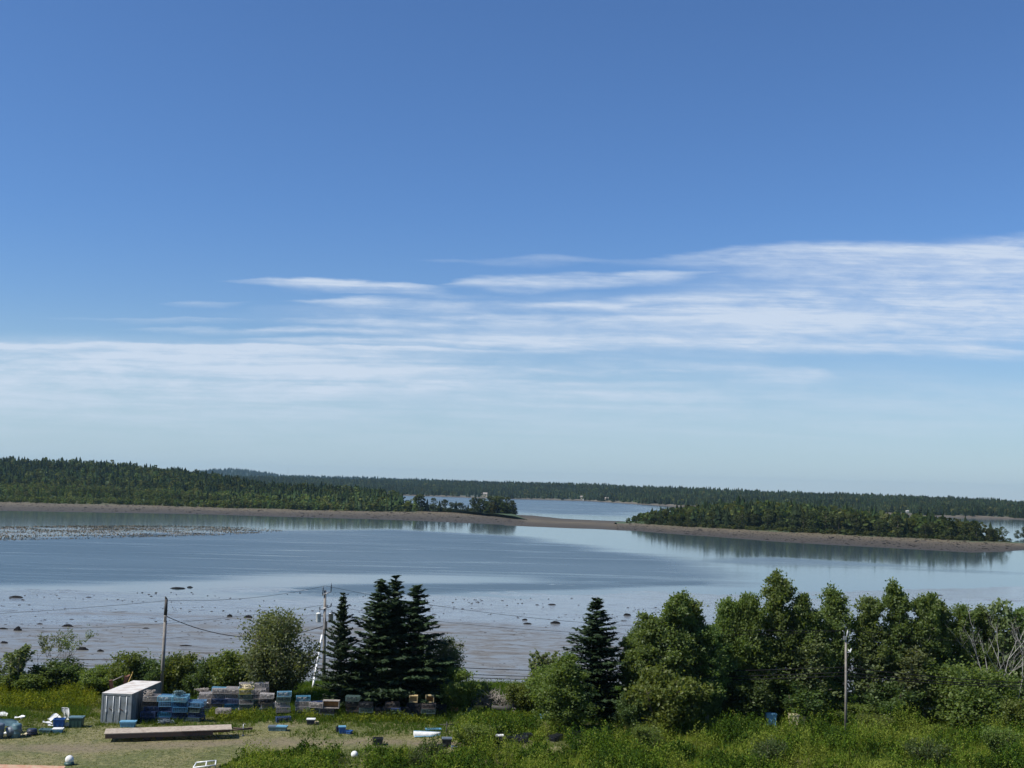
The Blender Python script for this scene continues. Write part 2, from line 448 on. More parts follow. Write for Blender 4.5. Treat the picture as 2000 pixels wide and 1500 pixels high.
# ---------------------------------------------------------------- the ground on this side
def ground_sheet():
    ys = np.concatenate([np.linspace(-80, 60, 40), np.arange(60.5, 119, 0.5), np.linspace(119.5, 176, 70)])
    xs = np.concatenate([np.linspace(-160, -61, 40), np.arange(-60, 75, 0.5), np.linspace(76, 170, 40)])
    X, Y = np.meshgrid(xs, ys)
    Z = h_ground(X, Y)
    # dirt track and dry yard, laid along world points
    tr = [spot(*p) for p in ((-250, 1462), (60, 1462), (330, 1456), (560, 1450), (760, 1449), (905, 1452))]
    d = np.full(X.shape, 1e9)
    for a, b in zip(tr[:-1], tr[1:]):
        ab = b[:2] - a[:2]; t = np.clip(((X - a[0]) * ab[0] + (Y - a[1]) * ab[1]) / (ab @ ab), 0, 1)
        d = np.minimum(d, np.hypot(X - a[0] - t * ab[0], Y - a[1] - t * ab[1]))
    wdt = 2.1 - 1.0 * smooth(-12, -2, X)
    trk = .66 * np.exp(-(d / wdt) ** 2)
    c = spot(180, 1478); trk = np.maximum(trk, 0.34 * np.exp(-(((X - c[0]) / 13) ** 2 + ((Y - c[1]) / 4.5) ** 2)))
    c = spot(560, 1418); trk = np.maximum(trk, 0.55 * np.exp(-(((X - c[0]) / 3.4) ** 2 + ((Y - c[1]) / 1.5) ** 2)))
    ny, nx = X.shape
    V = np.stack([X, Y, Z], -1).reshape(-1, 3)
    i = np.arange(ny - 1)[:, None] * nx + np.arange(nx - 1)[None]
    F = np.stack([i, i + 1, i + 1 + nx, i + nx], -1).reshape(-1, 4)
    o = link('ground', np_mesh('ground', V, F, True, {'track': trk.ravel()}), None, M_GROUND)
    tag(o, kind='structure')
    return X, Y, trk


GX, GY, GTRK = ground_sheet()


def track_at(x, y):
    ix = np.clip(np.searchsorted(GX[0], x), 0, GX.shape[1] - 1); iy = np.clip(np.searchsorted(GY[:, 0], y), 0, GY.shape[0] - 1)
    return GTRK[iy, ix]


def in_poly(x, y, poly):
    r = np.zeros(np.shape(x), bool); n = len(poly)
    for i in range(n):
        x0, y0 = poly[i][:2]; x1, y1 = poly[(i + 1) % n][:2]
        if y0 == y1: continue
        c = ((y0 > y) != (y1 > y)) & (x < (x1 - x0) * (y - y0) / (y1 - y0) + x0)
        r ^= c
    return r


def dist_poly(x, y, poly):
    d = np.full(np.shape(x), 1e9); n = len(poly)
    for i in range(n):
        a = np.array(poly[i][:2]); b = np.array(poly[(i + 1) % n][:2]); ab = b - a
        t = np.clip(((x - a[0]) * ab[0] + (y - a[1]) * ab[1]) / (ab @ ab), 0, 1)
        d = np.minimum(d, np.hypot(x - a[0] - t * ab[0], y - a[1] - t * ab[1]))
    return np.where(in_poly(x, y, poly), d, -d)


def fan(azs, ds):
    A, D = np.meshgrid(azs, ds)
    return D * np.sin(A), D * np.cos(A)


def sheet_faces(ny, nx):
    i = np.arange(ny - 1)[:, None] * nx + np.arange(nx - 1)[None]
    return np.stack([i, i + nx, i + 1 + nx, i + 1], -1).reshape(-1, 4)


def water_sheet():
    az = np.linspace(R(-80), R(80), 420); ds = 131 * np.exp(np.linspace(0, math.log(13500 / 131), 330))
    X, Y = fan(az, ds)
    rip = np.full(X.shape, 0.0)
    for pts, f, lvl in (
        ([(-600, 1048), (0, 1052), (300, 1042), (560, 1036), (760, 1034), (1000, 1047), (1180, 1074), (1330, 1100), (1420, 1128),
          (1380, 1142), (1180, 1152), (900, 1158), (620, 1163), (500, 1152), (640, 1140), (980, 1136), (980, 1128), (560, 1128), (200, 1138), (-600, 1150)], 42, 1.0),
        ([(500, 1152), (640, 1139), (980, 1137), (1380, 1133), (1400, 1142), (1180, 1152), (900, 1160), (640, 1166)], 12, 1.0),
        ([(700, 962), (1010, 966), (1290, 985), (1330, 1000), (1220, 1009), (1010, 1003), (700, 975)], 90, 0.75),
        ([(1320, 1095), (1500, 1085), (1700, 1098), (2100, 1120), (2100, 1130), (1700, 1115), (1500, 1110)], 15, 0.42)):
        poly = [at_z(px, py, 0) for px, py in pts]
        dd = dist_poly(X, Y, poly)
        rip = np.maximum(rip, lvl * smooth(-f, f, dd))
    V = np.stack([X, Y, np.zeros_like(X)], -1).reshape(-1, 3)
    o = link('water', np_mesh('water', V, sheet_faces(*X.shape), False, {'ripple': rip.ravel()}), None, M_WATER)
    tag(o, kind='structure')


water_sheet()


def mud_sheet():
    az = np.linspace(R(-31), R(31), 760); ds = 128 * np.exp(np.linspace(0, math.log(640 / 128), 380))
    X, Y = fan(az, ds); D = np.hypot(X, Y)
    # edge of the flat: distance at which it dips under the water
    edge_pts = [(-400, 1153), (0, 1150), (300, 1158), (480, 1160), (700, 1166), (900, 1164), (1100, 1160), (1300, 1158), (1500, 1172), (1700, 1160), (1900, 1150), (2400, 1140)]
    E = np.array([at_z(px, py, 0) for px, py in edge_pts]); ea = np.arctan2(E[:, 0], E[:, 1]); ed = np.hypot(E[:, 0], E[:, 1])
    edge = np.interp(np.arctan2(X, Y), ea, ed)
    z = np.clip((edge - D) * 0.0011, -0.25, 0.09)
    z = z + 0.028 * fbm(X, Y * 2.15, 0.045, 3, 4) * smooth(105, 0, np.abs(edge - D) - 30)
    z = z + 0.020 * fbm(X, Y * 2.7, 0.3, 5, 3)
    bed = [at_z(px, py, 0) for px, py in ((-300, 1036), (100, 1031), (330, 1030), (480, 1036), (380, 1043), (200, 1045), (-300, 1052))]
    z = np.maximum(z, -0.075 + 0.075 * smooth(-30, 10, dist_poly(X, Y, bed)) + 0.06 * fbm(X, Y * 1.4, 0.10, 8, 4))
    bed2 = [at_z(px, py, 0) for px, py in ((1640, 1165), (1800, 1150), (2300, 1150), (2300, 1180), (1640, 1180))]
    z = z + 0.05 * smooth(-5, 15, dist_poly(X, Y, bed2))
    dry = 1.15 * smooth(240, 160, D) - 0.35 * smooth(-30, 10, dist_poly(X, Y, bed))
    for (px, py, rx, ry, s) in ((240, 1200, 9, 4, .7), (270, 1222, 8, 3, .6), (860, 1225, 12, 8, .5), (700, 1235, 14, 8, .4), (420, 1205, 10, 4, .4), (980, 1260, 14, 8, .5), (1900, 1172, 30, 6, .6)):
        c = at_z(px, py, 0); e = np.exp(-(((X - c[0]) / rx) ** 2 + ((Y - c[1]) / ry) ** 2))
        dry = dry + s * e; z = z + 0.05 * e
    V = np.stack([X, Y, z], -1).reshape(-1, 3)
    o = link('mudflat', np_mesh('mudflat', V, sheet_faces(*X.shape), True, {'dry': dry.ravel()}), None, M_MUD)
    tag(o, kind='structure')


mud_sheet()


# ---------------------------------------------------------------- far land: lofted terrain
def loft(name, cols, keys, mat, ncol, sub, grades, seed=0, rough=0.25):
    """keys: list of arrays (len(cols),3) of world points from the water inland"""
    q = np.linspace(cols[0], cols[-1], ncol)
    K = [np.stack([np.interp(q, cols, k[:, j]) for j in range(3)], -1) for k in keys]
    rows, gr = [], []
    for a in range(len(K) - 1):
        n = sub[a]
        for s in range(n + (a == len(K) - 2)):
            t = s / n; rows.append(K[a] * (1 - t) + K[a + 1] * t); gr.append(grades[a] * (1 - t) + grades[a + 1] * t)
    G = np.array(rows)
    gr = np.array(gr)[:, None] + np.zeros(G.shape[:2])
    G[..., 2] += rough * fbm(G[..., 0], G[..., 1], 0.035, seed, 4) * np.clip(gr, 0.15, 3)
    o = link(name, np_mesh(name, G.reshape(-1, 3), sheet_faces(*G.shape[:2]), True, {'grade': gr.ravel()}), None, mat)
    tag(o, kind='structure')
    return G, gr, q


def hor(px): return 952.0 + (px - 1000.0) * math.tan(ROLL)


def far_pt(px, py, dy, dz=0.0):
    p = at_y(px, py, dy); p[2] += dz; return p


PEN_C = [-420, 0, 250, 400, 520, 700, 830, 930, 1004, 1034]
pw = [989, 998, 1002, 1004.5, 1008.5, 1013.5, 1018, 1022.5, 1026, 1028]
pf = [968, 981, 986, 991, 994, 998, 1000, 1002, 1004, 1012]
pr_y = [870, 883, 895, 912, 933, 944, 961, 969, 978, 1006]
pr_d = [1486, 1382, 1337, 1278, 1189, 1085, 951, 877, 810, 780]
th = [14, 14, 14, 14.5, 13, 12, 12, 12, 11, 1]
kw = np.array([at_z(a, b, 0.0) for a, b in zip(PEN_C, pw)]); ku = kw.copy(); ku[:, :2] *= 0.97; ku[:, 2] = -0.9
kf = np.array([at_z(a, b, 2.2) for a, b in zip(PEN_C, pf)])
kr = np.array([far_pt(a, b, d) for a, b, d in zip(PEN_C, pr_y, pr_d)]); kr[:, 2] = np.maximum(kr[:, 2] - np.array(th), 2.4)
kf[-1, 2] = 0.5; kr[-1, 2] = 0.6; kr[-1, :2] = kf[-1, :2] * 1.012
km = kf * 0.62 + kr * 0.38; km[:, 2] = kf[:, 2] + (kr[:, 2] - kf[:, 2]) * 0.22
kb = kr.copy(); sc = np.array([1.3, 1.3, 1.3, 1.28, 1.25, 1.2, 1.15, 1.1, 1.06, 1.02]); kb[:, :2] *= sc[:, None]; kb[:, 2] = -1.0
PEN, PENG, PENQ = loft('peninsula_terrain', PEN_C, [ku, kw, kf, km, kr, kb], M_SHORE, 260, [2, 14, 14, 20, 8], [-.1, 0, 1, 1.6, 2, 1.2], 1, 0.5)

BAR_C = [985, 1040, 1100, 1160, 1240, 1290]
ku = np.array([at_z(a, b, -0.5) for a, b in zip(BAR_C, [1034, 1036, 1038, 1041, 1046, 1050])])
k0 = np.array([at_z(a, b, 0.0) for a, b in zip(BAR_C, [1026, 1029, 1031, 1033, 1037, 1041])])
k1 = np.array([at_z(a, b, 0.75) for a, b in zip(BAR_C, [1014, 1017, 1020, 1022, 1027, 1032])])
k2 = np.array([at_z(a, b, 0.0) for a, b in zip(BAR_C, [1004, 1007, 1013, 1016, 1019, 1022])])
k3 = k2.copy(); k3[:, :2] *= 1.05; k3[:, 2] = -0.9
loft('gravel_bar', BAR_C, [ku, k0, k1, k2, k3], M_SHORE, 90, [2, 8, 8, 2], [0, .15, .75, .3, 0], 4, 0.35)

ISL_C = [1205, 1240, 1300, 1400, 1500, 1600, 1700, 1800, 1900, 1960, 2010]
iw = [1036, 1037, 1042, 1049, 1057, 1063, 1068.5, 1074, 1079.5, 1078, 1073]
jf = [1022, 1022, 1027, 1032, 1037, 1042, 1047, 1052, 1057, 1059, 1062]
kw = np.array([at_z(a, b, 0.0) for a, b in zip(ISL_C, iw)]); ku = kw.copy(); ku[:, :2] *= 0.97; ku[:, 2] = -0.9
kf = np.array([at_z(a, b, 1.8) for a, b in zip(ISL_C, jf)])
kr = kf.copy(); w_ = 1.45 * np.array([8, 20, 35, 50, 60, 60, 55, 50, 40, 25, 12.0]); kr[:, 1] += w_; kr[:, 2] = 1.8 + np.array([0, .5, 2, 3.5, 4.5, 4.5, 3.5, 2.5, 1.5, .5, 0])
kb = kr.copy(); kb[:, 1] += w_ * 0.8 + 8; kb[:, 2] = -1
ISL, ISLG, ISLQ = loft('island_terrain', ISL_C, [ku, kw, kf, kr, kb], M_SHORE, 170, [2, 12, 12, 8], [-.1, 0, 1.02, 1.6, 1], 2, 0.3)

FAR_C = [-500, 300, 500, 700, 820, 1000, 1150, 1250, 1350, 1500, 1700, 1850, 1950, 2100, 2400]
fy = [936, 957, 961, 966, 969, 975, 979, 985.5, 991, 998, 1005, 1010, 1013, 1018, 1028]
fr = [905, 929, 926, 932, 934, 938, 941, 946, 948, 956, 961, 967, 972, 981, 992]
kw = np.array([at_z(a, b, 0.0) for a, b in zip(FAR_C, fy)]); ku = kw.copy(); ku[:, :2] *= 0.97; ku[:, 2] = -1.5
kf = kw.copy(); kf[:, :2] *= 1.016; kf[:, 2] = 2.0
kr = np.array([far_pt(a, b, k[1] + 773) for a, b, k in zip(FAR_C, fr, kw)]); kr[:, 2] -= 13
km = kf * 0.6 + kr * 0.4; km[:, 2] = kf[:, 2] + (kr[:, 2] - kf[:, 2]) * 0.34
kb = kr.copy(); kb[:, :2] *= 1.3; kb[:, 2] = -1
FAR, FARG, FARQ = loft('far_shore_terrain', FAR_C, [ku, kw, kf, km, kr, kb], M_FARSHORE, 320, [2, 5, 10, 14, 6], [-.1, .2, 1.0, 1.6, 2, 1], 3, 1.6)

HIL_C = [100, 250, 330, 390, 430, 470, 500, 540, 600, 700, 900, 1200]
hr = [940, 935, 929, 920, 916, 916, 920, 927, 930, 932, 940, 952]
kf = np.array([at_y(a, hor(a) + 4, 4900) for a in HIL_C]); kf[:, 2] = 0
kr = np.array([far_pt(a, b, 6390) for a, b in zip(HIL_C, hr)]); kr[:, 2] -= 10
kb = kr.copy(); kb[:, :2] *= 1.25; kb[:, 2] = 0
M_HILL = mat_plain('far_wooded_hill', (0.030, 0.052, 0.030), 0.95, var=0.2, scale=0.02)
HIL, HILG, HILQ = loft('hills', HIL_C, [kf, kr, kb], M_HILL, 160, [14, 6], [1.2, 2, 1.2], 5, 3.0)

# ---------------------------------------------------------------- far woods
def leaf_quads(C, S, n_bias=0.0, elong=1.6, up_dir=None, rg=rng):
    """one rhombus leaf per centre"""
    n = len(C); d = rg.normal(size=(n, 3)); d[:, 2] += n_bias
    d /= np.linalg.norm(d, axis=1, keepdims=True)
    t = rg.normal(size=(n, 3))
    if up_dir is not None: t = t * 0.55 + up_dir
    t -= d * np.sum(t * d, 1, keepdims=True); t /= np.maximum(np.linalg.norm(t, axis=1, keepdims=True), 1e-6)
    b = np.cross(d, t); S = np.asarray(S)[:, None] if np.ndim(S) else S
    V = np.stack([C - t * S * elong * .5, C + b * S * .5, C + t * S * elong * .5, C - b * S * .5], 1).reshape(-1, 3)
    return V, np.arange(4 * n).reshape(-1, 4)


def far_conifer(rg, tiers=6, sides=7):
    """unit height spruce of ragged skirts, as quads with a split apex"""
    V, F = [], []
    for k in range(tiers):
        z0 = 0.06 + 0.86 * k / tiers; z1 = min(1.0, z0 + 0.34 * (1 - 0.3 * k / tiers)); r = 0.20 * (1 - k / tiers) ** 0.85 + 0.025
        if k == tiers - 1: z1 = 1.0
        a0 = rg.uniform(0, 6.28)
        for j in range(sides):
            q = a0 + 6.283 * j / sides; w = 6.283 / sides * 0.62; rr = r * rg.uniform(0.65, 1.2); zz = z0 + rg.uniform(-.03, .03)
            b = len(V)
            V += [(0, 0, z1), (rr * .8 * math.cos(q - w), rr * .8 * math.sin(q - w), zz + .02), (rr * 1.1 * math.cos(q), rr * 1.1 * math.sin(q), zz - .03), (rr * .8 * math.cos(q + w), rr * .8 * math.sin(q + w), zz + .02)]
            F.append((b, b + 1, b + 2, b + 3))
    return np.array(V), np.array(F)


def far_round(rg, n=70, wide=0.30, base=0.08, size=0.15, lean=0.0):
    """unit height broadleaf crown of leaf clumps on a few lobes"""
    lobes = [(rg.normal(0, wide * .42), rg.normal(0, wide * .42), rg.uniform(0.16, 0.84), rg.uniform(.6, 1.05)) for _ in range(9)] + [(0, 0, .86, .6), (.06, .05, .13, 1.1), (-.07, -.05, .17, 1.05), (.04, -.09, .12, 1.0)]
    C = []
    for i in range(n):
        lx, ly, lz, lr = lobes[rg.integers(len(lobes))]
        d = rg.normal(size=3); d /= np.linalg.norm(d); rr = wide * .55 * lr * rg.uniform(.7, 1.05)
        p = np.array([lx, ly, lz]) + d * rr * np.array([1, 1, .8])
        p[2] = np.clip(p[2], base, 0.98); C.append(p)
    return leaf_quads(np.array(C), rg.uniform(.7, 1.3, n) * size, 0.5, 1.2, None, rg)


def scatter(G, n, r0_, r1_, c0=0, c1=None, rg=rng, edge_pow=1.0):
    """n points spread evenly over loft rows r0..r1; returns points and (row, col) fractions"""
    c1 = G.shape[1] - 1 if c1 is None else c1
    A = G[r0_:r1_, c0:c1]; B = G[r0_ + 1:r1_ + 1, c0:c1]; D = G[r0_:r1_, c0 + 1:c1 + 1]
    ar = np.linalg.norm(np.cross(B - A, D - A), axis=-1); p = (ar / ar.sum()).ravel()
    k = rg.choice(len(p), n, p=p); i, j = np.unravel_index(k, ar.shape); i = i + r0_; j = j + c0
    u, v = rg.random((2, n)); u, v = u[:, None], v[:, None]
    P = (G[i, j] * (1 - u) + G[i + 1, j] * u) * (1 - v) + (G[i, j + 1] * (1 - u) + G[i + 1, j + 1] * u) * v
    return P, i + u[:, 0], j + v[:, 0]


def wood(name, items, label, cat, kind='stuff'):
    """items: (template, P, height, width factor, tint) merged in one mesh"""
    Vs, Fs, Ts = [], [], []; off = 0
    for (TV, TF), P, H, W, T in items:
        n = len(P)
        if n == 0: continue
        a = rng.uniform(0, 6.28, n); c, s = np.cos(a)[:, None], np.sin(a)[:, None]
        x = (TV[None, :, 0] * c - TV[None, :, 1] * s) * (H * W)[:, None] + P[:, None, 0]
        y = (TV[None, :, 0] * s + TV[None, :, 1] * c) * (H * W)[:, None] + P[:, None, 1]
        z = TV[None, :, 2] * H[:, None] + P[:, None, 2] - 0.2
        Vs.append(np.stack([x, y, z], -1).reshape(-1, 3))
        m = len(TV); Fs.append((TF[None] + (np.arange(n) * m)[:, None, None] + off).reshape(-1, TF.shape[1])); off += n * m
        Ts.append(np.repeat(T, m, axis=0))
    T = np.concatenate(Ts); T = np.concatenate([T, np.ones((len(T), 1))], 1)
    o = link(name, np_mesh(name, np.concatenate(Vs), np.concatenate(Fs), False, {'tint': T}), None, L_FAR)
    tag(o, label, cat, kind=kind); return o


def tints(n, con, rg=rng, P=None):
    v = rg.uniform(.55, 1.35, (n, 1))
    if P is not None: v = v * np.clip(1 + .50 * fbm(P[:, 0], P[:, 1], .010, 4, 4), .4, 1.7)[:, None]  # relief shading of the woods put into the tint as dark and light patches
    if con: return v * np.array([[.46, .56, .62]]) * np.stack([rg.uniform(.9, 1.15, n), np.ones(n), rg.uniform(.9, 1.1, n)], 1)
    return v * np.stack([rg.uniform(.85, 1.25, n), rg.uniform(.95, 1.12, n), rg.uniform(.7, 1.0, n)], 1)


CON = [far_conifer(np.random.default_rng(i), 5, 6) for i in range(4)]
RND = [far_round(np.random.default_rng(40 + i), 52, .30, .06, .17) for i in range(4)]


def mixed(P, H, conf, W=1.0, scale=None):
    items = []; n = len(P); k = rng.integers(0, 4, n)
    for t in range(4):
        for c in (True, False):
            s = (k == t) & (conf == c); m = int(s.sum())
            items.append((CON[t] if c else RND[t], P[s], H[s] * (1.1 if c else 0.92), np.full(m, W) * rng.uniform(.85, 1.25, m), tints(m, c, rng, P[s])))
    return items


def brighter(items, k):
    return [(t, p, h, w, c * k) for t, p, h, w, c in items]


# rows of PEN: 0-2 under water, 2-16 beach, 16-30 lower wood, 30-50 up to the ridge, 50-58 back
P, rr, cc = scatter(PEN, 3600, 16, 31); px = np.interp(cc, np.arange(len(PENQ)), PENQ)
keep = (px < 815) & ~((rr > 19.5) & (rr < 21.5) & (px < 330) & (rng.random(len(P)) < .75)); P, rr, px = P[keep], rr[keep], px[keep]
lowb = smooth(520, 300, px)
con = rng.random(len(P)) < (0.06 + 0.36 * smooth(330, 700, px))
H = np.interp(px, [-420, 150, 420, 560, 820], [6.5, 7, 8.0, 9.5, 10.5]) * rng.uniform(.7, 1.2, len(P))
H = H * np.where(rr < 19, 0.62 + .1 * rng.random(len(P)), 1.0) * np.where(con, 1.1, 1)
Pe, r2, c2 = scatter(PEN, 700, 16, 18); px2 = np.interp(c2, np.arange(len(PENQ)), PENQ); k2_ = px2 < 815
H2 = np.interp(px2, [-420, 300, 520, 820], [4.0, 4.5, 6.5, 8.5]) * rng.uniform(.6, 1.2, len(Pe))
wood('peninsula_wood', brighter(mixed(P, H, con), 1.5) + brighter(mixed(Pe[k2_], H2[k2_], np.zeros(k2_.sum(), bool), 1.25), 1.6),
     'light green low wood along the beach of the left peninsula', 'wood')
P, rr, cc = scatter(PEN, 6000, 31, 53); px = np.interp(cc, np.arange(len(PENQ)), PENQ); keep = px < 790; P, rr, px = P[keep], rr[keep], px[keep]
con = rng.random(len(P)) < 0.52
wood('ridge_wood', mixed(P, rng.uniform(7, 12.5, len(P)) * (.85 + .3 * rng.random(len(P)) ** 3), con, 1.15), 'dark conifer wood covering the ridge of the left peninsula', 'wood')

# rows of FAR: 2-7 shore, 7-17 lower slope, 17-31 upper slope, 31-37 back
P, rr, cc = scatter(FAR, 30000, 5, 33); px = np.interp(cc, np.arange(len(FARQ)), FARQ)
clear = np.zeros(len(P), bool)
for (a, b, r0_, r1_) in ((880, 945, 6, 9.2), (948, 1000, 6, 8.2), (1085, 1120, 6, 8), (1195, 1330, 6, 7.0), (1440, 1560, 6, 7.6), (1764, 1780, 9.3, 10.6), (1930, 2000, 6, 7)):
    clear |= (px > a) & (px < b) & (rr > r0_) & (rr < r1_)
P, rr = P[~clear], rr[~clear]
con = rng.random(len(P)) < 0.82
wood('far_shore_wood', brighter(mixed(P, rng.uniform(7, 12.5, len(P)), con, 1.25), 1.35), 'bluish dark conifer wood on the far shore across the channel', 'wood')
P, rr, cc = scatter(HIL, 5200, 4, 16)
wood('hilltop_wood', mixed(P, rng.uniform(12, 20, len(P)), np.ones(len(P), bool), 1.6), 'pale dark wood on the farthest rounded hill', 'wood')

# island: back rows as one wood, front rows as single trees
IH = ([1205, 1240, 1300, 1400, 1500, 1600, 1700, 1800, 1900, 1960, 2010], [2.5, 4.5, 9.5, 12.5, 15, 15, 14, 13, 13, 11, 3])
P, rr, cc = scatter(ISL, 900, 16, 33); px = np.interp(cc, np.arange(len(ISLQ)), ISLQ)
k_ = (px > 1235) & (px < 1985); P, px = P[k_], px[k_]
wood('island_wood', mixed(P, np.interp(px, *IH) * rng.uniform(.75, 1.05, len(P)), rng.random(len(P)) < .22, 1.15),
     'dense mixed wood filling the middle of the right island', 'wood')
P, rr, cc = scatter(ISL, 420, 14, 16); px = np.interp(cc, np.arange(len(ISLQ)), ISLQ); k_ = (px > 1215) & (px < 1985); P, px = P[k_], px[k_]
wood('island_undergrowth', mixed(P, np.minimum(rng.uniform(1.2, 3.4, len(P)), .45 * np.interp(px, *IH)), np.zeros(len(P), bool), 1.9), 'low green scrub along the beach edge of the right island', 'scrub')

MIDV = []
for i in range(7):
    g = np.random.default_rng(90 + i)
    MIDV.append(np_mesh('crown', *far_round(g, 950, .29 + .03 * (i % 3), .03, .050)))
MIDC = [np_mesh('crown', *far_conifer(np.random.default_rng(70 + i), 9, 9)) for i in range(3)]
for me in MIDV + MIDC:
    a = me.attributes.new('tint', 'FLOAT_COLOR', 'POINT'); t = np.ones((len(me.vertices), 4), np.float32)
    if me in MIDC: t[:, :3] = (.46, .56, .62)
    a.data.foreach_set('color', t.ravel()); me.materials.append(L_FAR)
tm = MB(); tm.tube([(0, 0, -.03), (.008, 0, .4), (0, .005, .75)], [.022, .016, .006], 5); TRUNK_MID = tm.mesh('trunk'); TRUNK_MID.materials.append(M_BARK)


def mid_tree(P, H, con, k, name, label, cat, group, W=1.0):
    o = empty(name, P, rng.uniform(0, 6.28)); tag(o, label, cat, group)
    o.scale = (H * W, H * W, H)
    link('trunk', TRUNK_MID, o); link('crown', (MIDC[k % 3] if con else MIDV[k % 7]), o)
    return o


def loft_pt(G, Q, px, row):
    c = float(np.interp(px, Q, np.arange(len(Q)))); j = min(int(c), G.shape[1] - 2); f = c - j
    i = min(int(row), G.shape[0] - 2); g = row - i
    return (G[i, j] * (1 - f) + G[i, j + 1] * f) * (1 - g) + (G[i + 1, j] * (1 - f) + G[i + 1, j + 1] * f) * g


ORD = ['first', 'second', 'third', 'fourth', 'fifth', 'sixth', 'seventh', 'eighth', 'ninth', 'tenth', 'eleventh', 'twelfth', 'thirteenth', 'fourteenth',
       'fifteenth', 'sixteenth', 'seventeenth', 'eighteenth', 'nineteenth', 'twentieth', 'twenty-first', 'twenty-second', 'twenty-third', 'twenty-fourth',
       'twenty-fifth', 'twenty-sixth', 'twenty-seventh', 'twenty-eighth', 'twenty-ninth', 'thirtieth']
# front row of the island, from its left tip
xs_ = []; x = 1243.0
while x < 1978: xs_.append(x); x += 17 + 13 * rng.random()
for i, x in enumerate(xs_):
    Hh = float(np.interp(x, *IH)) * rng.uniform(.62, .98); c_ = rng.random() < .10
    P = loft_pt(ISL, ISLQ, x, 14.4 + 1.6 * rng.random())
    seg = 'left end' if x < 1420 else 'middle left' if x < 1600 else 'middle right' if x < 1790 else 'right end'
    mid_tree(P, Hh * (1.12 if c_ else 1), c_, i, 'spruce_tree' if c_ else 'broadleaf_tree',
             f"{'pointed dark spruce' if c_ else 'rounded green tree'} above the island beach, {ORD[i] if i < 30 else ORD[len(xs_) - 1 - i] + ' last'} from its left tip",
             'tree', 'front row trees of the right island', 1.15 if not c_ else .9)
P, rr, cc = scatter(PEN, 2600, 16, 24); px = np.interp(cc, np.arange(len(PENQ)), PENQ); k_ = (px > 812) & (px < 1006); P, px = P[k_], px[k_]
Ht = np.interp(px, [812, 840, 870, 900, 915, 926, 940, 955, 985, 1000, 1008], [10, 9, 8.5, 7.5, 5, 10, 10, 12, 12, 9, 3])
wood('tip_wood', mixed(P, Ht * rng.uniform(.4, 1.0, len(P)), rng.random(len(P)) < .15, 1.25), 'dark scrub and low trees under the single trees of the peninsula tip', 'scrub')
# narrow tip of the peninsula: a thin row of trees with gaps
TIPS = 1.15
TIP = [(822, 12.5, 0), (834, 9, 1), (846, 10, 0), (858, 8.5, 1), (868, 9.5, 0), (880, 7.5, 0), (890, 8.5, 1), (899, 7.5, 0), (908, 5.5, 0), (914, 6.5, 1),
       (926, 12, 0), (936, 11.5, 0), (950, 9.5, 0), (957, 13.2, 0), (969, 13.5, 0), (980, 13.2, 0), (991, 12.5, 0), (1000, 10.5, 0), (1007, 5, 0)]
for i, (x, Hh, c_) in enumerate(TIP):
    P = loft_pt(PEN, PENQ, x, 17.0 + 3.5 * rng.random())
    mid_tree(P, Hh * TIPS, bool(c_), i + 3, 'spruce_tree' if c_ else 'broadleaf_tree',
             f"{'small pointed spruce' if c_ else 'round dark tree'} on the peninsula's tip, {ORD[len(TIP) - 1 - i]} from its outer end", 'tree', 'trees on the tip of the peninsula', 1.6 if not c_ else 1)
for i, (x, y, Hh) in enumerate(((1988, 1052, 5.5), (1999, 1050, 7.0))):
    mid_tree(at_z(x, y, .6), Hh, False, i, 'broadleaf_tree', ('small tree just past the right end of the island', 'taller tree cut by the right picture edge past the island')[i], 'tree', None, 1.3)

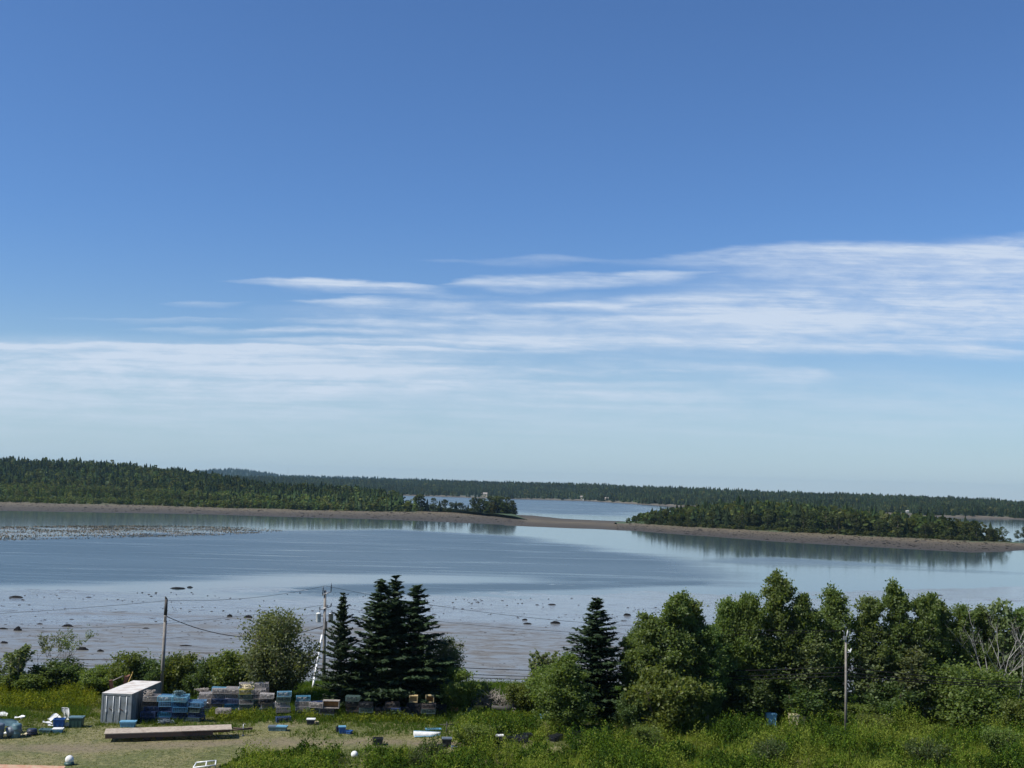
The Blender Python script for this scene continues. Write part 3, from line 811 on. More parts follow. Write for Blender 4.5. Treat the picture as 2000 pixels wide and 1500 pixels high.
# ---------------------------------------------------------------- near trees
def branchy(rg, H, W, kind, nlimb, leaves, lsize):
    """trunk with limbs (MB) and leaf centres; kind sets the crown's profile"""
    tb = MB(); C = []; UP = []
    if kind in ('bush', 'willow', 'spray'):
        stems = {'bush': 13, 'willow': 15, 'spray': 12}[kind]
        for s in range(stems):
            a = 6.283 * s / stems + rg.uniform(-.3, .3); reach = W * .5 * rg.uniform(.25, .95) * (0 if s == 0 else 1)
            hh = H * math.sqrt(max(.1, 1 - (reach / (W * .5)) ** 2 * .72)) * rg.uniform(.78, 1.0)
            p0 = Vector((.15 * math.cos(a), .15 * math.sin(a), -.1)); p2 = Vector((reach * math.cos(a), reach * math.sin(a), hh))
            p1 = p0.lerp(p2, .5) + Vector((math.cos(a), math.sin(a), .2)) * reach * .15
            pts = [p0, p1, p2]
            r_ = .02 + .006 * H
            tb.tube([p0, p0.lerp(p1, .5) + Vector((rg.normal(0, .05), rg.normal(0, .05), 0)), p1, p2], [r_, r_ * .8, r_ * .6, r_ * .2], 5)
            m = max(3, nlimb // stems)
            for q in range(m):
                t = rg.uniform(.12, 1.0); b = p0.lerp(p1, t * 2) if t < .5 else p1.lerp(p2, t * 2 - 1)
                aa = rg.uniform(0, 6.28); L = W * rg.uniform(.08, .20); up_ = {'spray': 1.3, 'willow': .9, 'bush': .45}[kind]
                e = b + Vector((math.cos(aa), math.sin(aa), up_ * rg.uniform(.5, 1.3))) * L
                if e.z > H: e.z = H * rg.uniform(.93, 1.0)
                tb.tube([b, e], [r_ * .35, r_ * .1], 4, False)
                k = max(4, leaves // (stems * m))
                for _ in range(k):
                    u = rg.uniform(.1, 1.1); c = b.lerp(e, u); g = .05 * W * (1.0 if kind != 'spray' else .5)
                    C.append((c.x + rg.normal(0, g), c.y + rg.normal(0, g), max(.05, c.z + rg.normal(0, g)))); d = (e - b).normalized(); UP.append((d.x, d.y, d.z))
    else:
        fork = {'poplar': .97, 'birch': .93, 'round': .7}[kind]
        lean = Vector((rg.normal(0, .03), rg.normal(0, .03), 1)) * H * fork
        tp = [Vector((0, 0, -.2)), lean * .3 + Vector((rg.normal(0, .1), rg.normal(0, .1), 0)), lean * .65 + Vector((rg.normal(0, .15), rg.normal(0, .15), 0)), lean]
        r_ = .012 * H + .03
        tb.tube(tp, [r_, r_ * .8, r_ * .5, .015], 7)
        lo = {'poplar': .07, 'birch': .06, 'round': .10}[kind]
        clumps = []
        for q in range(nlimb):
            t = lo + (1.0 - lo) * (q + rg.random()) / nlimb
            s = t / .3 if t < .3 else (t - .3) / .35 if t < .65 else (t - .65) / .35
            k = 0 if t < .3 else 1 if t < .65 else 2; b = tp[k].lerp(tp[k + 1], min(1, s))
            prof = {'poplar': (min(1, .55 + t * 1.2) * (1 - max(0, t - .35) ** 1.5 * 1.55)), 'birch': (min(1, .55 + t * 1.4) * (1 - max(0, t - .30) ** 1.6 * 1.4)),
                    'round': math.sqrt(max(.05, 1 - (2 * (t - .5)) ** 2 * .8))}[kind]
            L = W * .5 * prof * rg.uniform(.5, 1.08); a = q * 2.4 + rg.uniform(-.5, .5)
            rise = {'poplar': 1.15, 'birch': .62, 'round': .35}[kind] * rg.uniform(.6, 1.25)
            e = b + Vector((math.cos(a) * L, math.sin(a) * L, rise * L)); e.z = min(e.z, H)
            mid = b.lerp(e, .55) + Vector((0, 0, .08 * L)); rr_ = max(.012, r_ * .42 * (1 - t * .7))
            tb.tube([b, mid, e], [rr_, rr_ * .6, .008], 5, False)
            nsub = 5
            for z in range(nsub):
                u = rg.uniform(.22, 1.0); c = b.lerp(mid, u / .55) if u < .55 else mid.lerp(e, (u - .55) / .45)
                g = W * rg.uniform(.055, .11) * (0.8 + .4 * prof)
                o = Vector((rg.normal(), rg.normal(), rg.normal() * .7)) * g * .9; clumps.append((c + o, g, (e - b).normalized()))
        k = max(3, leaves // len(clumps))
        for (c, g, d) in clumps:
            kk = int(k * rg.uniform(.35, 1.7))
            for _ in range(kk):
                C.append((c.x + rg.normal(0, g * .62), c.y + rg.normal(0, g * .62), max(.1, c.z + rg.normal(0, g * .6)))); UP.append((d.x * .6, d.y * .6, .75))
    C = np.array(C); UP = np.array(UP)
    V, F = leaf_quads(C, rg.uniform(.7, 1.35, len(C)) * lsize, .25, 1.7, UP, rg)
    return tb.mesh('trunk'), np_mesh('crown', V, F)


def spruce_mesh(rg, H, W, ragged=.42):
    tb = MB(); tb.tube([(0, 0, -.2), (0, 0, H * .5), (0, 0, H * .995)], [.012 * H + .03, .008 * H, .012], 7)
    C, U, S = [], [], []; a0_ = rg.uniform(0, 6.28)
    z = .07 * H; Vq = []
    while z < H * .985:
        t = z / H; prof = (1 - t) ** 1.0 * (min(1, .62 + t * 3.0)); n = 8 if t < .75 else 6
        a0 = rg.uniform(0, 6.28); zj = rg.normal(0, .16, n)
        for j in range(n):
            L = W * .54 * prof * rg.uniform(.55, 1.15) * (1 + .22 * math.sin(a0_ + 6.283 * j / n * 1.0 + z * .9)) * (rg.uniform(.3, .6) if rg.random() < ragged * .4 else 1) + .14; a = a0 + 6.283 * j / n + rg.normal(0, .12)
            droop = -.26 * (1 - t) + .30 * t; dr = np.array([math.cos(a), math.sin(a), 0]); sd_ = np.array([-math.sin(a), math.cos(a), 0])
            m = max(5, int(L * 21))
            for i in range(m):
                u = (i + rg.random()) / m; zz = z + zj[j] + droop * L * u + .26 * L * u * u
                wd = .34 * L * (1 - u) ** .7 * (u + .12) ** .3 * 1.3
                for sgn in (-1, 1):
                    v = sgn * wd * rg.uniform(.1, 1.0)
                    C.append(dr * L * u + sd_ * v + np.array([0, 0, zz - .10 * abs(v) + rg.normal(0, .04)])); U.append(dr * .8 + sd_ * sgn * .6 + np.array([0, 0, .1 + rg.normal(0, .15)])); S.append(rg.uniform(.10, .18))
        z += H * .036 * rg.uniform(.8, 1.25) * (1.15 - .45 * t)
    # leader
    for i in range(24):
        C.append(np.array([rg.normal(0, .03), rg.normal(0, .03), H * rg.uniform(.93, 1.0)])); U.append(np.array([rg.normal(0, .5), rg.normal(0, .5), 1.0])); S.append(.09)
    V, F = leaf_quads(np.array(C), np.array(S), 1.3, 2.6, np.array(U) * 2.0, rg)
    return tb.mesh('trunk'), np_mesh('crown', V, F)


def dead_tree_mesh(rg, H, W, stems=2):
    tb = MB()
    def grow(p, d, L, r, depth):
        pts = [p]; q = p.copy(); dd = d.copy()
        for i in range(4):
            dd = (dd + Vector((rg.normal(0, .12), rg.normal(0, .12), .05))).normalized(); q = q + dd * L / 4; pts.append(q.copy())
        tb.tube(pts, [r, r * .85, r * .7, r * .5, r * .3], 5, False)
        if depth == 0: return
        for k in range(3):
            i = rg.integers(1, 4); a = rg.uniform(0, 6.28); nd = (dd + Vector((math.cos(a), math.sin(a), .35)) * .85).normalized()
            grow(pts[i], nd, L * rg.uniform(.4, .62), r * .5, depth - 1)
    for s in range(stems):
        a = 6.283 * s / stems + .6
        grow(Vector((0, 0, -.1)), Vector((math.cos(a) * .22, math.sin(a) * .22, 1)).normalized(), H * .72, .0036 * H + .010, 3)
    return tb.mesh('branches')


VARIANT = {}
def variants(kind, n, H, W, nl, lv, ls, leafmat, bark, seed):
    out = []
    for i in range(n):
        g = np.random.default_rng(seed + i)
        t, c = spruce_mesh(g, H, W) if kind == 'spruce' else branchy(g, H, W, kind, nl, lv, ls)
        t.materials.append(bark); c.materials.append(leafmat); out.append((t, c))
    return (H, W, out)


VARIANT['birch'] = variants('birch', 3, 10, 5.2, 52, 24000, .15, L_BIRCH, M_PALEBARK, 100)
VARIANT['poplar'] = variants('poplar', 5, 11, 3.9, 58, 20000, .14, L_POPLAR, M_PALEBARK, 120)
VARIANT['round'] = variants('round', 2, 5.5, 7.0, 52, 24000, .15, L_BIRCH, M_BARK, 140)
VARIANT['willow'] = variants('willow', 2, 8.5, 7.0, 300, 18000, .14, L_WILLOW, M_BARK, 160)
VARIANT['bush'] = variants('bush', 3, 3.6, 4.0, 180, 11000, .12, L_LIGHT, M_BARK, 180)
VARIANT['darkbush'] = variants('bush', 3, 3.6, 3.8, 180, 11000, .12, L_DARK, M_BARK, 190)
VARIANT['spray'] = variants('spray', 2, 4.2, 3.2, 110, 3000, .15, L_WILLOW, M_BARK, 200)
VARIANT['thin'] = variants('birch', 2, 8, 4.2, 34, 2600, .17, L_WILLOW, M_GREYWOOD, 210)
VARIANT['spruce'] = variants('spruce', 4, 11.5, 5.0, 0, 0, 0, L_SPRUCE, M_BARK, 220)
VARIANT['weed'] = variants('spray', 4, 1.9, 3.6, 200, 5500, .085, L_LIGHT, M_BARK, 240)
VARIANT['weeddark'] = variants('bush', 3, 1.9, 3.6, 200, 6500, .085, L_DARK, M_BARK, 250)
VCOUNT = {}


def plant(kind, px, base, top, wpx, name, label, cat='tree', group=None, y=None, wz=1.0):
    """stand a plant of the kind on the ground seen at (px, base), as tall and wide as the photo shows it"""
    p = spot(px, base) if y is None else at_y(px, base, y)
    if y is not None: p[2] = float(h_ground(p[0], p[1]))
    q = at_y(px, top, p[1]); H = (q[2] - p[2]) * (.945 if kind in ('poplar', 'birch', 'round') else 1)
    depth = p[1] / math.cos(math.atan2(p[0], p[1])); W = wpx / FPX * (p - CAM) @ fw
    h0, w0, vs = VARIANT[kind]; k = VCOUNT.get(kind, 0); VCOUNT[kind] = k + 1
    t, c = vs[k % len(vs)]
    o = empty(name, p, (k * 2.1 + px * .013) % 6.28); tag(o, label, cat, group)
    o.scale = (W / w0, W / w0, H / h0)
    link('trunk' if kind not in ('weed', 'weeddark') else 'stems', t, o); link('crown' if kind not in ('weed', 'weeddark') else 'foliage', c, o)
    return o


# spruces left of the middle
plant('spruce', 662, 1386, 1160, 116, 'spruce_tree', 'smallest and leftmost spruce of the dark clump, beside the transformer pole', group='spruces behind the traps')
plant('spruce', 736, 1386, 1130, 215, 'spruce_tree', 'tall dark spruce, second of the clump, left of the twin tops', group='spruces behind the traps')
plant('spruce', 764, 1380, 1124, 185, 'spruce_tree', 'tallest spruce with a thin leader in the middle of the clump', group='spruces behind the traps')
plant('spruce', 806, 1384, 1143, 220, 'spruce_tree', 'dark spruce at the clump\'s outer edge with long low boughs to one side', group='spruces behind the traps')
plant('spruce', 700, 1380, 1270, 110, 'spruce_tree', 'short spruce filling the foot of the dark clump', group='spruces behind the traps')
plant('spruce', 1162, 1400, 1166, 215, 'spruce_tree', 'lone dark spruce standing apart between the leafy trees')
# leafy trees right of the lone spruce
plant('birch', 1102, 1430, 1272, 108, 'leafy_tree', 'bright leafy tree in front of the lone spruce')
plant('poplar', 1232, 1402, 1225, 70, 'leafy_tree', 'slim light green tree at the left foot of the big leafy clump')
plant('poplar', 1268, 1412, 1190, 92, 'leafy_tree', 'green tree on the left shoulder of the big leafy clump, lower than its top', group='big leafy clump right of the lone spruce')
plant('poplar', 1306, 1416, 1150, 104, 'leafy_tree', 'tallest pointed tree of the big leafy clump right of the lone spruce', group='big leafy clump right of the lone spruce')
plant('poplar', 1348, 1410, 1164, 100, 'leafy_tree', 'second top of the big leafy clump, just right of its tallest tree', group='big leafy clump right of the lone spruce')
plant('poplar', 1380, 1414, 1215, 84, 'leafy_tree', 'low right shoulder of the big leafy clump', group='big leafy clump right of the lone spruce')
plant('bush', 1300, 1430, 1300, 150, 'leafy_tree', 'low bushy tree at the foot of the big leafy clump', group='big leafy clump right of the lone spruce')
plant('birch', 1408, 1402, 1158, 84, 'leafy_tree', 'left half of the dark flat topped pair beside a gap onto the mud')
plant('birch', 1448, 1402, 1147, 96, 'leafy_tree', 'right half of the dark flat topped pair beside a gap onto the mud')
plant('bush', 1472, 1402, 1366, 96, 'shrub', 'yellow green low shrub left of the blue tub', 'shrub', 'yellow green shrubs in front of the poplars')
plant('bush', 1536, 1400, 1362, 120, 'shrub', 'yellow green low shrub between the blue tub and the cream box', 'shrub', 'yellow green shrubs in front of the poplars')
plant('bush', 1600, 1402, 1368, 84, 'shrub', 'yellow green low shrub right of the cream box', 'shrub', 'yellow green shrubs in front of the poplars')
plant('poplar', 1516, 1402, 1114, 100, 'poplar_tree', 'tallest poplar of all, its narrow top standing well clear')
plant('poplar', 1562, 1402, 1150, 74, 'poplar_tree', 'thin pale poplar just right of the tallest one')
plant('poplar', 1632, 1400, 1142, 90, 'poplar_tree', 'dark topped poplar directly behind the slim street pole')
plant('poplar', 1598, 1402, 1185, 80, 'poplar_tree', 'shorter poplar filling the gap left of the slim pole')
plant('poplar', 1700, 1402, 1160, 92, 'poplar_tree', 'round topped light poplar just right of the slim pole')
plant('poplar', 1752, 1402, 1132, 86, 'poplar_tree', 'high poplar with a tufted crown midway between slim pole and dead tree')
plant('poplar', 1806, 1402, 1150, 86, 'poplar_tree', 'poplar with an even crown right of the high tufted one')
plant('poplar', 1846, 1398, 1163, 82, 'poplar_tree', 'last full poplar before the dead white tree')
plant('poplar', 1480, 1405, 1235, 90, 'poplar_tree', 'low young poplar in front of the gap left of the tallest one')
plant('thin', 1582, 1406, 1240, 110, 'young_tree', 'thin grey green young tree in front of the poplars, left of the slim pole')
plant('thin', 1700, 1406, 1250, 110, 'young_tree', 'thin grey green young tree in front of the poplars, right of the slim pole')
plant('thin', 1775, 1408, 1262, 110, 'young_tree', 'twiggy grey young tree left of the rounded willow')
plant('thin', 1962, 1396, 1168, 110, 'young_tree', 'sparse tall tree behind the dead white branches')
plant('poplar', 1886, 1396, 1176, 84, 'poplar_tree', 'shaded poplar behind the left boughs of the dead white tree')
plant('poplar', 1926, 1394, 1182, 84, 'poplar_tree', 'shaded poplar behind the trunk of the dead white tree')
plant('poplar', 1994, 1396, 1180, 84, 'poplar_tree', 'poplar cut by the picture edge behind the second dead tree')
plant('round', 1897, 1418, 1288, 200, 'leafy_tree', 'wide rounded willow with a dark hollow under it, below the dead tree')
plant('bush', 1988, 1440, 1362, 90, 'shrub', 'leafy shrub at the right picture edge below the dead trees', 'shrub')
plant('bush', 1664, 1412, 1374, 100, 'shrub', 'green shrub hiding the foot of the slim pole', 'shrub')
plant('darkbush', 1742, 1412, 1330, 120, 'shrub', 'dark shrub under the poplars right of the slim pole', 'shrub')
plant('darkbush', 1560, 1408, 1325, 140, 'shrub', 'dark shrub under the poplars behind the bright green patch', 'shrub')
plant('darkbush', 1465, 1412, 1320, 110, 'shrub', 'dark shrub between the uneven topped tree and the bright green patch', 'shrub')
# left of the middle
plant('willow', 535, 1374, 1188, 158, 'willow_tree', 'big grey green willow with upright shoots left of the spruces')
plant('bush', 446, 1364, 1268, 110, 'shrub', 'light green bush leaning on the left side of the big willow', 'shrub')
plant('darkbush', 396, 1366, 1288, 70, 'shrub', 'small dark bush in the hedge just left of the light green bush', 'shrub', 'hedge bushes behind the container')
plant('bush', 350, 1362, 1272, 92, 'shrub', 'green hedge bush right behind the bare pole', 'shrub', 'hedge bushes behind the container')
plant('darkbush', 297, 1360, 1278, 84, 'shrub', 'dark hedge bush left of the bare pole', 'shrub', 'hedge bushes behind the container')
plant('bush', 247, 1358, 1274, 84, 'shrub', 'light hedge bush right above the container roof', 'shrub', 'hedge bushes behind the container')
plant('bush', 192, 1354, 1300, 80, 'shrub', 'low light bush left of the container, right of the round dark one', 'shrub', 'hedge bushes behind the container')
plant('darkbush', 118, 1348, 1286, 108, 'shrub', 'round dark bush below the bare branched shrubs', 'shrub')
plant('spray', 28, 1350, 1262, 90, 'shrub', 'sparse grey shrub at the left picture edge', 'shrub')
plant('bush', 55, 1352, 1312, 100, 'shrub', 'low green bush at the foot of the sparse shrubs', 'shrub')
plant('willow', 862, 1372, 1238, 100, 'leafy_tree', 'rounded green tree tucked behind the right side of the spruces')
plant('bush', 890, 1390, 1308, 84, 'shrub', 'light shrub at the right foot of the spruce clump', 'shrub')
plant('spray', 1062, 1374, 1272, 90, 'shrub', 'spiky willow shrub with upright wands left of the lone spruce', 'shrub')
plant('bush', 1082, 1398, 1292, 100, 'shrub', 'green shrub between the spiky willow and the bright leafy tree', 'shrub')
plant('bush', 1020, 1392, 1330, 84, 'shrub', 'low shrub right of the dead brush heap', 'shrub')
plant('bush', 935, 1378, 1334, 70, 'shrub', 'low green shrub left of the dead brush heap', 'shrub')
plant('darkbush', 1240, 1428, 1345, 80, 'shrub', 'small shrub below the gap between lone spruce and broad trees', 'shrub')


def skeleton(px, base, top, wpx, name, label, seed, mat, stems, cat):
    p = spot(px, base); q = at_y(px, top, p[1]); H = q[2] - p[2]
    o = empty(name, p, seed * .7); tag(o, label, cat)
    me = dead_tree_mesh(np.random.default_rng(seed), H, 1, stems); me.materials.append(mat)
    link('branches', me, o); return o, H


skeleton(1936, 1411, 1165, 100, 'dead_tree', 'dead tree with spreading bare white branches at the end of the poplars', 31, M_PALEBARK, 3, 'tree')
skeleton(1984, 1414, 1172, 60, 'dead_tree', 'second slimmer dead white tree near the right picture edge', 35, M_PALEBARK, 2, 'tree')
M_TWIG = mat_plain('twig', (0.085, 0.075, 0.065), 0.9, var=0.2)
for (px, b, t, s, lab) in ((78, 1345, 1226, 3, 'bare branched shrub with few leaves, leaning left above the round dark bush'), (128, 1345, 1222, 5, 'bare branched shrub with upright twigs right of the leaning one')):
    o, H = skeleton(px, b, t, 40, 'bare_shrub', lab, s, M_TWIG, 3, 'shrub')
    g = np.random.default_rng(s + 60); me = o.children[0].data; co = np.empty(len(me.vertices) * 3, np.float32); me.vertices.foreach_get('co', co); co = co.reshape(-1, 3)
    hi = co[co[:, 2] > H * .62]; C = hi[g.integers(0, len(hi), 900)] + g.normal(0, .10, (900, 3))
    lm = np_mesh('leaves', *leaf_quads(C, g.uniform(.06, .13, 900), .2, 1.7, None, g)); link('leaves', lm, o, L_WILLOW)

# ---------------------------------------------------------------- grass and weeds
M_GRASS = mat_leaf('grass_blade', (0.080, 0.115, 0.026), (0.135, 0.165, 0.045), 0.42, attr=True)


KEEP_CLEAR = [(1003, 1450, 1.5), (1085, 1446, .7), (872, 1459, .8), (888, 1393, .6), (935, 1389, .6), (917, 1394, .5), (1063, 1406, .5), (1505, 1418, .75), (1556, 1418, .85), (1800, 1407, 1.6), (1860, 1410, 1.6), (692, 1480, 1.0), (738, 1455, .9), (1124, 1438, .6), (830, 1437, 1.4)]


def in_frame(P, m=60):
    q = P - CAM; f = q @ fw; x = 1000 + FPX * (q @ rt) / f; y = 750 - FPX * (q @ up) / f
    return (x > -m) & (x < 2000 + m) & (y < 1500 + 3 * m), x, y


def blades(P, n, hgt, wid, spread, tint, rg):
    """n blades per tuft standing at P"""
    m = len(P); B = np.repeat(P, n, 0); T = np.repeat(tint, n, 0); Hh = np.repeat(hgt, n) * rg.uniform(.5, 1.15, m * n)
    a = rg.uniform(0, 6.28, m * n); rr = np.abs(rg.normal(0, 1, m * n)) * np.repeat(spread, n)
    B = B + np.stack([np.cos(a) * rr, np.sin(a) * rr, np.full(m * n, -.03)], 1)
    b = rg.uniform(0, 6.28, m * n); w = wid * rg.uniform(.6, 1.4, m * n)
    s = np.stack([np.cos(b) * w, np.sin(b) * w, np.zeros(m * n)], 1)
    tip = B + np.stack([rg.normal(0, .28, m * n) * Hh, rg.normal(0, .28, m * n) * Hh, Hh], 1)
    V = np.stack([B - s, B + s, tip], 1).reshape(-1, 3)
    F = np.arange(3 * m * n).reshape(-1, 3)
    TT = np.concatenate([np.repeat(T, 3, 0), np.ones((3 * m * n, 1))], 1)
    return V, F, TT


def grass_patch():
    g = np.random.default_rng(11); n = 270000
    x = g.uniform(-48, 52, n); y = g.uniform(62, 146, n)
    keep = g.random(n) < np.clip(1.5 - (y - 67) / 67, .18, 1); x, y = x[keep], y[keep]
    P = np.stack([x, y, h_ground(x, y)], 1); ok, px, py = in_frame(P); P, px, py = P[ok], px[ok], py[ok]
    t = track_at(P[:, 0], P[:, 1]); nz = fbm(P[:, 0], P[:, 1], .35, 6, 4)
    keep = g.random(len(P)) > np.clip(t * 1.0 + .12 * nz, 0, .72); P, px, py, t, nz = P[keep], px[keep], py[keep], t[keep], nz[keep]
    lush = smooth(.0, .8, nz + smooth(300, 620, px) * .6 + smooth(1455, 1400, py) * .35 - t * 1.4)
    dryc = np.array([1.25, 1.12, .72]); grn = np.array([.78, .98, .62])
    T = (dryc * (1 - lush[:, None]) + grn * lush[:, None]) * g.uniform(.75, 1.2, (len(P), 1))
    hgt = (.10 + .22 * lush) * g.uniform(.7, 1.3, len(P)) * (1 + .7 * smooth(1425, 1400, py)) * (1 - .5 * np.clip(t, 0, 1))
    V, F, TT = blades(P, 4, hgt, .022, np.full(len(P), .10), T, g)
    # tall blades over the near bank
    bank = np.array([spot(*p)[:2] for p in ((470, 1520), (440, 1496), (500, 1470), (700, 1476), (880, 1455), (930, 1425), (1130, 1440), (1320, 1425), (1450, 1396), (1700, 1400), (2060, 1420), (2060, 1640), (470, 1640))])
    n = 13000; x = g.uniform(bank[:, 0].min(), bank[:, 0].max(), n); y = g.uniform(bank[:, 1].min(), bank[:, 1].max(), n); k = in_poly(x, y, [tuple(b) for b in bank])
    P = np.stack([x[k], y[k], h_ground(x[k], y[k])], 1); ok, px, py = in_frame(P); P = P[ok]
    for (ex, ey, er) in KEEP_CLEAR:
        e = spot(ex, ey); P = P[~((np.abs(P[:, 0] - e[0]) < er) & (P[:, 1] < e[1] + .7) & (P[:, 1] > e[1] - 5.0))]
    nz = fbm(P[:, 0], P[:, 1], .45, 12, 4); T = np.array([[1.4, 1.36, .82]]) * np.clip(1 + .35 * nz, .6, 1.5)[:, None] * g.uniform(.75, 1.3, (len(P), 1))
    T[nz > .5] *= np.array([1.5, 1.25, 1.3]); sw = g.random(len(P)) < .22; T[sw] = np.array([1.9, 1.5, 1.15]) * g.uniform(.6, 1.1, (sw.sum(), 1))
    V2, F2, T2 = blades(P, 5, np.clip(.75 + .35 * nz, .3, 1.3) * g.uniform(.7, 1.2, len(P)), .028, np.full(len(P), .14), T, g)
    F = np.concatenate([F, F2 + len(V)]); V = np.concatenate([V, V2]); TT = np.concatenate([TT, T2])
    o = link('grass', np_mesh('grass', V, F, False, {'tint': TT}), None, M_GRASS)
    tag(o, 'short grass, dry by the track and greener towards the trees', 'grass', kind='stuff')


grass_patch()


def weeds():
    g = np.random.default_rng(12)
    # tall weeds: world areas from ground points
    areas = [([(470, 1520), (430, 1500), (480, 1478), (600, 1470), (700, 1480), (800, 1476), (880, 1455), (900, 1425), (1000, 1418), (1130, 1440), (1230, 1435), (1320, 1425),
               (1450, 1392), (1560, 1392), (1700, 1398), (2060, 1418), (2060, 1640), (470, 1640)], 56000, .85, (1.5, 1.45, .85)),
             ([(1380, 1400), (1440, 1372), (1600, 1374), (1640, 1392), (1560, 1408)], 1700, .95, (1.5, 1.4, .5)),
             ([(-80, 1345), (150, 1350), (188, 1356), (190, 1382), (90, 1390), (-80, 1386)], 3000, .85, (1.3, 1.2, .5)),
             ([(400, 1388), (560, 1396), (760, 1400), (900, 1396), (1050, 1400), (1000, 1420), (640, 1410), (430, 1410)], 2600, .55, (1.25, 1.2, .6)),
             ([(300, 1340), (480, 1345), (480, 1372), (330, 1372)], 900, .8, (.9, 1.15, .42)),
             ([(900, 1340), (1060, 1330), (1180, 1390), (1100, 1420), (900, 1400)], 2400, .6, (.85, 1.0, .5)),
             ([(-80, 1300), (230, 1296), (430, 1300), (650, 1310), (1000, 1322), (1250, 1330), (1250, 1352), (900, 1350), (500, 1340), (-80, 1345)], 6000, .8, (.72, .85, .5))]
    Vs, Fs, Ts, off = [], [], [], 0
    for poly, n, hh, tint in areas:
        W = np.array([spot(*p) for p in poly]); lo, hi = W.min(0), W.max(0)
        x = g.uniform(lo[0], hi[0], n * 3); y = g.uniform(lo[1], hi[1], n * 3); k = in_poly(x, y, [tuple(w) for w in W])
        x, y = x[k][:n], y[k][:n]; P = np.stack([x, y, h_ground(x, y)], 1); ok, px, py = in_frame(P, 80); P = P[ok]
        if not len(P): continue
        for (ex, ey, er) in KEEP_CLEAR:
            e = spot(ex, ey); P = P[~((np.abs(P[:, 0] - e[0]) < er) & (P[:, 1] < e[1] + .7) & (P[:, 1] > e[1] - 5.0))]
        nz = fbm(P[:, 0], P[:, 1], .55, 9, 4); nz2 = fbm(P[:, 0], P[:, 1], 1.3, 3, 3)
        keep = g.random(len(P)) < np.clip(.75 + .5 * nz, .15, 1); P, nz, nz2 = P[keep], nz[keep], nz2[keep]
        H = hh * np.clip(.72 + .55 * nz, .15, 1.6) * g.uniform(.5, 1.35, len(P))
        T = np.array(tint) * np.clip(.92 + .30 * nz2 + .14 * nz, .45, 1.5)[:, None] * g.uniform(.8, 1.2, (len(P), 1)) * np.array([1, 1, 1]) ** 1
        pale = (nz2 + .4 * nz > .42); T[pale] *= np.array([1.45, 1.22, 1.35])
        # on the bank three kinds grow in patches: pale upright stalks, dark broad leaves, low green filler
        m = 9; lw = np.full(len(P), 2.6); ls = np.full(len(P), 1.0)
        if hh > .8 and n > 10000:
            m = 14; kind = fbm(P[:, 0] + 31, P[:, 1] * .8, .42, 21, 4) + g.normal(0, .16, len(P)); mound = smooth(-.45, .70, fbm(P[:, 0], P[:, 1] * .7, .38, 17, 4))
            H = (.22 + 1.75 * mound) * g.uniform(.55, 1.2, len(P))
            A_, B_ = kind > .22, kind < -.12
            T = np.array([1.0, 1.18, .56]) * g.uniform(.72, 1.25, (len(P), 1)); T[A_] = np.array([1.8, 1.66, 1.12]) * g.uniform(.7, 1.2, (A_.sum(), 1)); T[B_] = np.array([.45, .62, .40]) * g.uniform(.7, 1.25, (B_.sum(), 1))
            ls[B_] = 1.35; ls[A_] = .85; H[A_] *= 1.15; H[B_] *= .95
            st = g.random(len(P)) < .05; T[st] = np.array([2.3, 2.0, 1.6]); ls[st] = .7
        n_ = len(P); u = np.tile(np.linspace(.12, 1, m), n_)
        lean = g.normal(0, .18, (n_, 2)); B = np.repeat(P, m, 0); LS = np.repeat(ls, m)
        C = B + np.stack([np.repeat(lean[:, 0], m) * u * np.repeat(H, m) + g.normal(0, .09, n_ * m), np.repeat(lean[:, 1], m) * u * np.repeat(H, m) + g.normal(0, .09, n_ * m), u * np.repeat(H, m)], 1)
        U = np.stack([g.normal(0, .5, n_ * m), g.normal(0, .5, n_ * m), np.full(n_ * m, .9)], 1)
        V, F = leaf_quads(C, g.uniform(.045, .10, n_ * m) * LS, .2, 2.4, U, g)
        Vs.append(V); Fs.append(F + off); off += len(V); Ts.append(np.repeat(np.repeat(T, m, 0), 4, 0))
    T = np.concatenate(Ts); T = np.concatenate([T, np.ones((len(T), 1))], 1)
    o = link('undergrowth', np_mesh('undergrowth', np.concatenate(Vs), np.concatenate(Fs), False, {'tint': T}), None, M_GRASS)
    tag(o, 'tall leafy weeds over the bank below the trees', 'weeds', kind='stuff')


weeds()

# single weed clumps and low shrubs standing out of the bank
for (kind, px, b, t, w, lab) in (
    ('weeddark', 832, 1510, 1448, 74, 'dark leafy clump at the lower edge below the blue and white hull'),
    ('weed', 932, 1462, 1418, 92, 'bright green clump left of the black traps in the grass'),
    ('weeddark', 1505, 1500, 1446, 84, 'dark clump at the lower edge below the blue tub'),
    ('weed', 1710, 1440, 1398, 90, 'pale clump right of the slim pole\'s foot'),
    ('weeddark', 1812, 1498, 1446, 96, 'dark clump at the lower edge below the white rail'),
    ('weed', 1955, 1480, 1424, 90, 'light clump in the lower right corner'),
    ('weed', 1260, 1460, 1420, 84, 'light clump below the lone spruce')):
    plant(kind, px, b, t, w, 'weed_clump', lab, 'weeds', 'weed clumps on the bank')

